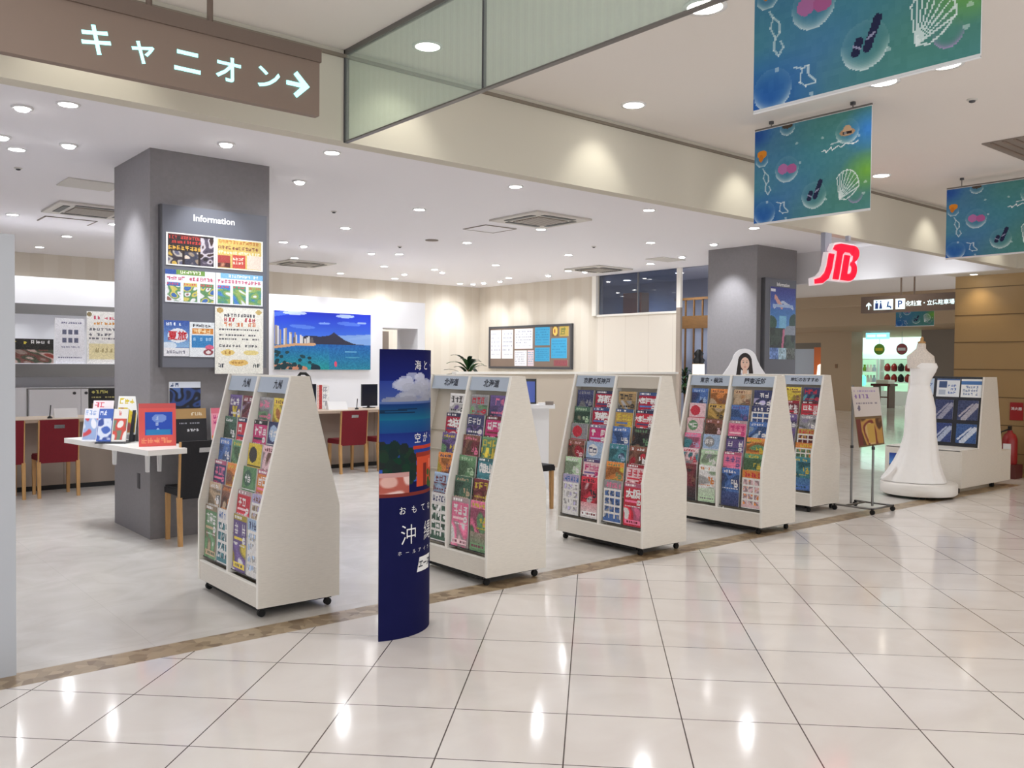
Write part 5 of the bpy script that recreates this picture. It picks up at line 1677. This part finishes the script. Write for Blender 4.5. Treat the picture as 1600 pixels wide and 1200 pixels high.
b = MB(); b.cyl((0, 0, 0.0), (0, 0, 1.40), 0.02, 'black'); b.lathe([(0.14, 0), (0.14, 0.02)], (0, 0, 0), 'black', 16); b.build('stand', t)
b = MB(); b.box(-0.08, 0.08, -0.08, 0.08, 1.40, 1.62, 'lamp_cream'); b.build('shade', t)
b = MB(); b.lathe([(0.09, 1.621), (0.12, 1.7), (0.06, 1.76), (0.10, 1.82), (0.03, 1.9)], (0, 0, 0), 'black', 12); b.build('top', t)

# ================================================================= CUT-OUT WOMAN
t = thing('cutout_board', 'white arch-shaped cut-out board of a smiling long-haired woman', 'standee', (10.36, 7.4, 0), math.radians(-28))


def ell(cx, cz, rx, rz, n=20, a0=0, a1=2 * PI):
    return [(cx + rx * math.cos(a0 + (a1 - a0) * i / n), cz + rz * math.sin(a0 + (a1 - a0) * i / n)) for i in range(n if a1 - a0 > 6.2 else n + 1)]


b = MB(); b.prism([(-0.42, 0.0), (0.42, 0.0), (0.42, 1.2), (0.36, 1.42), (0.24, 1.58)] + ell(0, 1.66, 0.185, 0.17, 14, 0.15, PI - 0.15) + [(-0.24, 1.58), (-0.36, 1.42), (-0.42, 1.2)], 1, 0, 0.012, 'cutout_white'); b.build('board', t)
b = MB(); b.prism([(-0.34, 0.1), (0.34, 0.1), (0.32, 1.3), (0.2, 1.44), (0.06, 1.49), (-0.06, 1.49), (-0.2, 1.44), (-0.32, 1.3)], 1, -0.002, 0, 'cutout_suit')
b.prism([(-0.05, 1.49), (0.05, 1.49), (0.0, 1.34)], 1, -0.003, -0.002, 'ink_white'); b.build('suit', t)
b = MB(); b.prism(ell(0, 1.645, 0.105, 0.125) , 1, -0.0042, -0.0022, 'hair'); b.prism([(-0.105, 1.64), (-0.135, 1.42), (-0.07, 1.40), (-0.05, 1.62)], 1, -0.0040, -0.0022, 'hair'); b.prism([(0.105, 1.64), (0.135, 1.42), (0.07, 1.40), (0.05, 1.62)], 1, -0.0040, -0.0022, 'hair'); b.build('hair', t)
b = MB(); b.prism(ell(0.0, 1.62, 0.066, 0.09), 1, -0.0062, -0.0045, 'skin'); b.prism([(-0.03, 1.56), (0.03, 1.56), (0.035, 1.48), (0.0, 1.45), (-0.035, 1.48)], 1, -0.0055, -0.0045, 'skin')
for s in (-1, 1):
    b.prism(ell(s * 0.026, 1.635, 0.012, 0.006, 10), 1, -0.0068, -0.0062, 'ink_dark')
    b.prism([(s * 0.013, 1.655), (s * 0.042, 1.657), (s * 0.042, 1.662), (s * 0.013, 1.661)], 1, -0.0068, -0.0062, 'hair')
b.prism([(-0.006, 1.60), (0.006, 1.60), (0.0, 1.608)], 1, -0.0068, -0.0062, 'lips')
b.prism([(-0.024, 1.583), (0.0, 1.578), (0.024, 1.583), (0.0, 1.566)], 1, -0.0068, -0.0062, 'lips')
b.build('face', t)
b = MB(); b.prism([(0.0121, 0.0), (0.3, 0.0), (0.0121, 1.0)], 0, -0.01, 0.01, 'paper_edge'); b.build('support_fin', t)

# ================================================================= SLIM SIGN STAND
t = thing('sign_stand', 'slim steel sign stand with tilted poster panel on casters', 'sign stand', (9.24, 5.01, 0))
b = MB()
b.tube([(-0.22, 0.22, 0.06), (-0.22, -0.22, 0.06), (0.22, -0.22, 0.06), (0.22, 0.22, 0.06)], 0.011, 'steel_grey'); b.tube([(-0.22, 0.1, 0.06), (0.22, 0.1, 0.06)], 0.011, 'steel_grey'); b.build('base_frame', t)
for x, y in ((-0.22, 0.22), (-0.22, -0.22), (0.22, -0.22), (0.22, 0.22)):
    b = MB(); b.cyl((x - 0.012, y, 0.026), (x + 0.012, y, 0.026), 0.026, 'rubber'); b.box(x - 0.016, x + 0.016, y - 0.008, y + 0.008, 0.0525, 0.07, 'black'); b.build('caster', t)
for y, z1 in ((0.15, 1.38), (-0.10, 0.72)):
    b = MB(); b.cyl((-0.0, y, 0.06), (-0.0, y, z1), 0.013, 'steel_grey'); b.lathe([(0.018, 0.0), (0.018, 0.03)], (0, y, min(z1, 0.68)), 'black', 10); b.build('pole', t)
a = Art(36, 72, (216, 206, 200), 110); a.chars(0.08, 0.05, 0.9, 0.09, (170, 150, 190), 0.5).chars(0.08, 0.12, 0.7, 0.20, (140, 110, 170), 0.6).chars(0.1, 0.26, 0.9, 0.29, (150, 140, 150), 0.4).ell(0.2, 0.36, 0.05, 0.05, (120, 110, 130))
a.rect(0, 0.5, 1, 1, (120, 96, 66)).mix(0.04, 0.54, 0.96, 0.97, [(150, 110, 60), (96, 64, 44), (196, 150, 80), (130, 60, 50), (214, 180, 120)], 3).rect(0.42, 0.62, 0.7, 0.94, (206, 166, 84)).rect(0.04, 0.54, 0.2, 0.97, (120, 60, 54))
PV = [Vector((-0.06, 0.14, 1.365)), Vector((-0.10, -0.20, 1.37)), Vector((-0.16, -0.31, 0.765)), Vector((-0.12, 0.00, 0.70))]
b = MB()
def quad(u_, v_):
    p = PV[0].lerp(PV[1], u_); q = PV[3].lerp(PV[2], u_)
    return tuple(p.lerp(q, v_))
b.grid(a.A, (0, 0, 0), (1, 0, 0), (0, 0, 1), 'print', fn=quad)
off = Vector((0.02, 0.006, 0.0))
o_ = [tuple(p + off * 0.15) for p in PV] + [tuple(p + off) for p in PV]
b.add(o_, [(0, 1, 2, 3), (4, 5, 6, 7), (0, 1, 5, 4), (1, 2, 6, 5), (2, 3, 7, 6), (3, 0, 4, 7)], 'paper_edge')
b.build('poster_panel', t)
b = MB(); b.cyl((-0.012, 0.15, 1.3), (-0.05, 0.10, 1.3), 0.01, 'black'); b.cyl((-0.01, -0.10, 0.72), (-0.115, -0.14, 0.78), 0.01, 'black'); b.build('clamp', t)

# ================================================================= WEDDING DRESS ON ITS PLINTH
PX, PY = 10.85, 5.17
t = thing('plinth', 'round white rolling plinth under the wedding dress', 'plinth', (PX, PY, 0))
b = MB(); b.lathe([(0.42, 0.035), (0.44, 0.05), (0.44, 0.165), (0.43, 0.175), (0.001, 0.175)], (0, 0, 0), 'white_top', 40); b.build('platform', t)
b = MB(); b.lathe([(0.40, 0.03), (0.40, 0.035)], (0, 0, 0), 'rubber', 30); b.build('underside', t)
for k in range(4):
    c, s = 0.30 * math.cos(k * PI / 2 + 0.6), 0.30 * math.sin(k * PI / 2 + 0.6)
    b = MB(); b.cyl((c, s, 0.0), (c, s, 0.029), 0.03, 'rubber'); b.build('caster', t)

VW = Vector((0.905, 0.427, 0)); RT = Vector((0.427, -0.905, 0))


def body_ring(z, rx, ry, cx=0.0, cy=0.0, folds=0.0, nf=11, n=44, ph=0.0, skew=0.0):
    out = []
    for i in range(n):
        a_ = 2 * PI * i / n
        f = 1 + folds * math.sin(nf * a_ + ph) + folds * 0.5 * math.sin((nf * 2 - 3) * a_ + 1.3)
        lx = rx * math.cos(a_) * f
        ly = ry * math.sin(a_) * f
        if skew and lx < 0:
            lx *= 1 + skew
        p = RT * (lx + cx) + VW * (ly + cy)
        out.append((p.x, p.y, z))
    return out


t = thing('dress_form', 'dress form with wooden neck cap wearing the white gown', 'mannequin', (PX, PY, 0.176))
b = MB()
b.rings([body_ring(*q) for q in ((0.92, 0.15, 0.12), (1.0, 0.14, 0.115), (1.2, 0.098, 0.09, -0.004), (1.36, 0.125, 0.105, 0.016), (1.46, 0.135, 0.10, 0.015), (1.55, 0.13, 0.075), (1.60, 0.08, 0.055, -0.005), (1.64, 0.047, 0.047, 0.0), (1.71, 0.044, 0.044, 0.006))], 'linen'); b.build('torso', t)
b = MB(); b.rings([body_ring(*q) for q in ((1.7105, 0.046, 0.046, 0.006), (1.725, 0.046, 0.046, 0.006), (1.74, 0.02, 0.02, 0.008), (1.77, 0.02, 0.02, 0.01), (1.79, 0.008, 0.008, 0.012))], 'wood_leg'); b.build('neck_cap', t)
b = MB(); b.cyl((0, 0, 0.02), (0, 0, 0.92), 0.015, 'steel_grey'); b.lathe([(0.12, 0.0), (0.12, 0.02)], (0, 0, 0), 'steel_grey', 20); b.build('stand', t)

t = thing('wedding_dress', 'white satin wedding gown with lace top and train to the left', 'dress', (PX, PY, 0.176))
b = MB()
b.rings([body_ring(*q) for q in (
    (0.006, 0.33, 0.28, -0.02, 0.0, 0.035, 11, 44, 0.0, 0.22), (0.04, 0.32, 0.28, -0.02, 0.0, 0.045, 11, 44, 0.1, 0.2), (0.12, 0.285, 0.25, -0.02, 0, 0.05, 11, 44, 0.2, 0.15), (0.25, 0.245, 0.215, -0.015, 0, 0.045, 11, 44, 0.3, 0.08),
    (0.40, 0.21, 0.185, 0.0, 0, 0.035, 11, 44, 0.4, 0.03), (0.56, 0.185, 0.165, 0.005, 0, 0.02, 11, 44, 0.5), (0.74, 0.178, 0.15, 0.006, 0, 0.008, 11, 44, 0.5), (0.92, 0.172, 0.142, 0.004, 0, 0.003), (1.05, 0.148, 0.125, 0.0), (1.18, 0.114, 0.105, -0.004), (1.22, 0.108, 0.10, -0.004))], 'satin', False)
b.build('skirt', t)
b = MB()
b.rings([body_ring(*q) for q in ((1.20, 0.113, 0.104, -0.004), (1.28, 0.124, 0.112, 0.006), (1.36, 0.146, 0.126, 0.026), (1.42, 0.158, 0.13, 0.034, -0.006), (1.465, 0.15, 0.116, 0.024))], 'satin', False)
b.build('bodice', t)
b = MB()
b.rings([body_ring(*q) for q in ((1.40, 0.156, 0.13, 0.008), (1.48, 0.158, 0.112, 0.002), (1.55, 0.155, 0.088, -0.006), (1.61, 0.085, 0.063, -0.006), (1.645, 0.054, 0.054, 0.0), (1.70, 0.05, 0.05, 0.006))], 'lace', False)
b.build('lace_top', t)
# train trailing to the left over the plinth
b = MB()
R_ = []
for k in range(9):
    q = k / 8
    ang = math.radians(165 + 0)
    row = []
    for i in range(15):
        s_ = (i / 14 - 0.5) * 2
        lx = -0.26 - 0.20 * q
        ly = s_ * (0.17 + 0.02 * q)
        z = 0.16 * (1 - q) ** 1.6 + 0.012 + 0.02 * (1 - q) * math.sin(i * 1.7) - 0.0 * q
        p = RT * lx + VW * ly
        if (p.x ** 2 + p.y ** 2) ** 0.5 > 0.425:
            f = 0.425 / (p.x ** 2 + p.y ** 2) ** 0.5
            p = p * f
        row.append((p.x, p.y, z + 0.004 * math.sin(i * 2.3 + k)))
    R_.append(row)
vs = [p for r in R_ for p in r]
b.add(vs, [(k * 15 + i, k * 15 + i + 1, k * 15 + i + 16, k * 15 + i + 15) for k in range(8) for i in range(14)], 'satin', smooth=True)
b.build('train', t)

# ================================================================= FIRE EXTINGUISHER
t = thing('fire_extinguisher', 'red fire extinguisher with white label beside the tan wall', 'extinguisher', (13.72, 5.22, 0.0))
b = MB(); b.lathe([(0.09, 0.20), (0.1, 0.22), (0.1, 0.56), (0.075, 0.63), (0.035, 0.66), (0.035, 0.69)], (0, 0, 0), 'fire_red', 20); b.build('cylinder', t)
b = MB(); b.box(-0.104, -0.085, -0.05, 0.05, 0.34, 0.5, 'ink_white'); b.build('label_plate', t)
b = MB(); b.box(-0.05, 0.04, -0.012, 0.012, 0.69, 0.75, 'black'); b.build('valve', t)
b = MB(); b.tube([(-0.02, 0.02, 0.70), (-0.06, 0.10, 0.66), (-0.07, 0.125, 0.5), (-0.06, 0.12, 0.36)], 0.012, 'black'); b.build('hose', t)
b = MB(); b.box(-0.13, 0.13, -0.13, 0.13, 0.0, 0.20, 'fire_dark'); b.build('stand_box', t)
t = thing('wall_sign', 'small red sign on the tan wall above the fire extinguisher', 'sign', (13.89, 5.2, 0.83))
b = MB(); b.box(-0.008, 0.0, -0.09, 0.09, 0.0, 0.26, 'fire_red'); b.build('plate', t)
b = MB(); b.text('消火器', (-0.0095, 0, 0.17), UY, UZ, 0.05, 'ink_white', 0.01); b.build('lettering', t)
b = MB(); b.box(13.86, 13.889, 4.98, 5.06, 0.05, 0.85, 'fire_dark'); tag(b.build('wall_panel'), 'narrow dark red panel right of the fire extinguisher', 'panel')

# ================================================================= CORRIDOR END: BRIGHT SHOP AND DIM SHOP
b = MB(); b.box(36.6, 36.9, 17.3, 20.4, 2.25, 2.879, 'lit_white'); tag(b.build('light_panel'), 'bright white light panel along the far shop back wall', 'light')
sp_ = spot('shop_lamp', (33.5, 17.2, 2.85), 34.0, (0.82, 1.0, 0.88), 165)
spot('shop_lamp', (35.3, 18.8, 2.85), 30.0, (0.82, 1.0, 0.88), 165)
for y0, y1, lb, its in ((19.02, 19.9, 'pale display shelf under the green round sign in the far shop', 0), (17.55, 18.92, 'display shelf with red goods under the red round sign', 1)):
    t = thing('display_shelf', lb, 'shelf', (36.0, (y0 + y1) / 2, 0))
    hw = (y1 - y0) / 2
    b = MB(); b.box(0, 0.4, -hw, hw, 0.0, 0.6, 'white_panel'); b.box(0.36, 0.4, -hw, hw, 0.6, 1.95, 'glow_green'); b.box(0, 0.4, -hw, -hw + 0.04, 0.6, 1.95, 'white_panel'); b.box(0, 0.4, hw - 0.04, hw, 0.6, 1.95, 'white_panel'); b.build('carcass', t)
    for z in (0.95, 1.4, 1.93):
        b = MB(); b.box(0.02, 0.36, -hw + 0.05, hw - 0.05, z, z + 0.03, 'white_panel'); b.build('shelf', t)
    r = random.Random(5 + its)
    for z in (0.985, 1.435):
        for k in range(4):
            y = (y0 + y1) / 2 - hw + 0.22 + k * (2 * hw - 0.4) / 3.3
            if its:
                b = MB(); b.lathe([(0.05, 0), (0.15, 0.03), (0.16, 0.2), (0.09, 0.3), (0.03, 0.34)], (36.18, y, z - 0.004), ['fire_red', 'black', 'fire_red'][k % 3], 12, 0.8, 0.8)
                tag(b.build('handbag'), 'red or dark bag on the display shelf under the red round sign', 'bag', 'bags on the far shelf')
            else:
                b = MB(); b.lathe([(0.07, 0), (0.08, 0.1), (0.04, 0.2), (0.05, 0.28)], (36.18, y, z - 0.004), ['header_plate', 'white_top', 'pot_white', 'dish_green'][k], 12)
                tag(b.build('vase'), 'small pale jar on the display shelf under the green round sign', 'jar', 'jars on the far shelf')
for y, m_, lb, s in ((16.26, 'dish_green', 'green round hanging shop sign in the far bright shop', ''), (15.42, 'fire_red', 'red round hanging shop sign in the far bright shop', 'SALE')):
    t = thing('round_sign', lb, 'sign', (30.9, y, 2.25), 0, 'round hanging signs')
    b = MB(); b.cyl((0, 0, 0), (0.03, 0, 0), 0.2, m_, n=24, smooth=False); b.build('disc', t)
    b = MB(); b.box(-0.004, -0.0005, -0.14, 0.14, -0.05, 0.05, 'ink_white' if s else 'ink_yellow'); b.build('band', t)
    b = MB(); b.cyl((0.015, 0, 0.2), (0.015, 0, 0.63), 0.006, 'steel_grey'); b.build('wire', t)
t = thing('hanging_sign', 'teal glowing hanging sign at the far shop entrance', 'sign', (30.6, 16.2, 2.62))
b = MB(); b.box(0, 0.08, -0.44, 0.42, 0, 0.22, 'sign_teal'); b.build('panel', t)
b = MB(); b.box(-0.004, -0.0005, -0.36, 0.0, 0.07, 0.16, 'lit_white'); b.box(-0.004, -0.0005, 0.05, 0.36, 0.07, 0.16, 'lit_white'); b.build('lettering_band', t)
b = MB(); b.box(0.03, 0.05, -0.3, -0.28, 0.22, 0.27, 'steel_grey'); b.box(0.03, 0.05, 0.28, 0.3, 0.22, 0.27, 'steel_grey'); b.build('hanger', t)
t = thing('display_table', 'dark brown display table with white top in the far shop', 'table', (33.6, 17.45, 0))
b = MB(); b.box(-0.3, 0.3, -0.4, 0.4, 0.86, 0.95, 'fire_dark'); b.build('table_top', t)
b = MB(); b.box(-0.25, 0.25, -0.3, 0.2, 0.951, 1.1, 'white_top'); b.build('cloth_stack', t)
for y in (-0.32, 0.26):
    b = MB(); b.box(-0.25, 0.25, y, y + 0.06, 0, 0.86, 'fire_dark'); b.build('leg', t)
b = MB(); b.box(-0.2, 0.2, -0.26, 0.26, 0.4, 0.44, 'fire_dark'); b.build('lower_shelf', t)
t = thing('display_stool', 'glowing mint green display block in the far shop', 'display block', (31.4, 17.3, 0))
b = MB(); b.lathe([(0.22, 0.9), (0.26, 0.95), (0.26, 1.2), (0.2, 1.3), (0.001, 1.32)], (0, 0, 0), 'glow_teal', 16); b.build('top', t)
b = MB(); b.lathe([(0.18, 0), (0.18, 0.9)], (0, 0, 0), 'white_top', 16); b.build('base', t)
# dim shop left of the arcade column
b = MB(); b.box(31.0, 31.1, 18.25, 18.95, 0.0, 2.35, 'orange_panel'); tag(b.build('room_divider'), 'orange panel glowing in the dim shop right of the blue poster', 'panel')
b = MB(); b.box(31.3, 31.5, 18.98, 20.2, 0.0, 2.3, 'header_plate')
tag(b.build('shop_screen'), 'pale grey-green screen in the dim shop beside the orange panel', 'screen')
b = MB(); b.lathe([(0.2, 0.0), (0.26, 0.05), (0.22, 0.55), (0.14, 0.6)], (30.7, 18.35, 1.1), 'lamp_cream', 16); b.lathe([(0.06, 0), (0.03, 0.05), (0.03, 1.1)], (30.7, 18.35, 0), 'wood_brown', 12)
tag(b.build('floor_lamp'), 'cream glowing lamp before the orange panel', 'lamp')

bpy.data.objects.remove(_to)
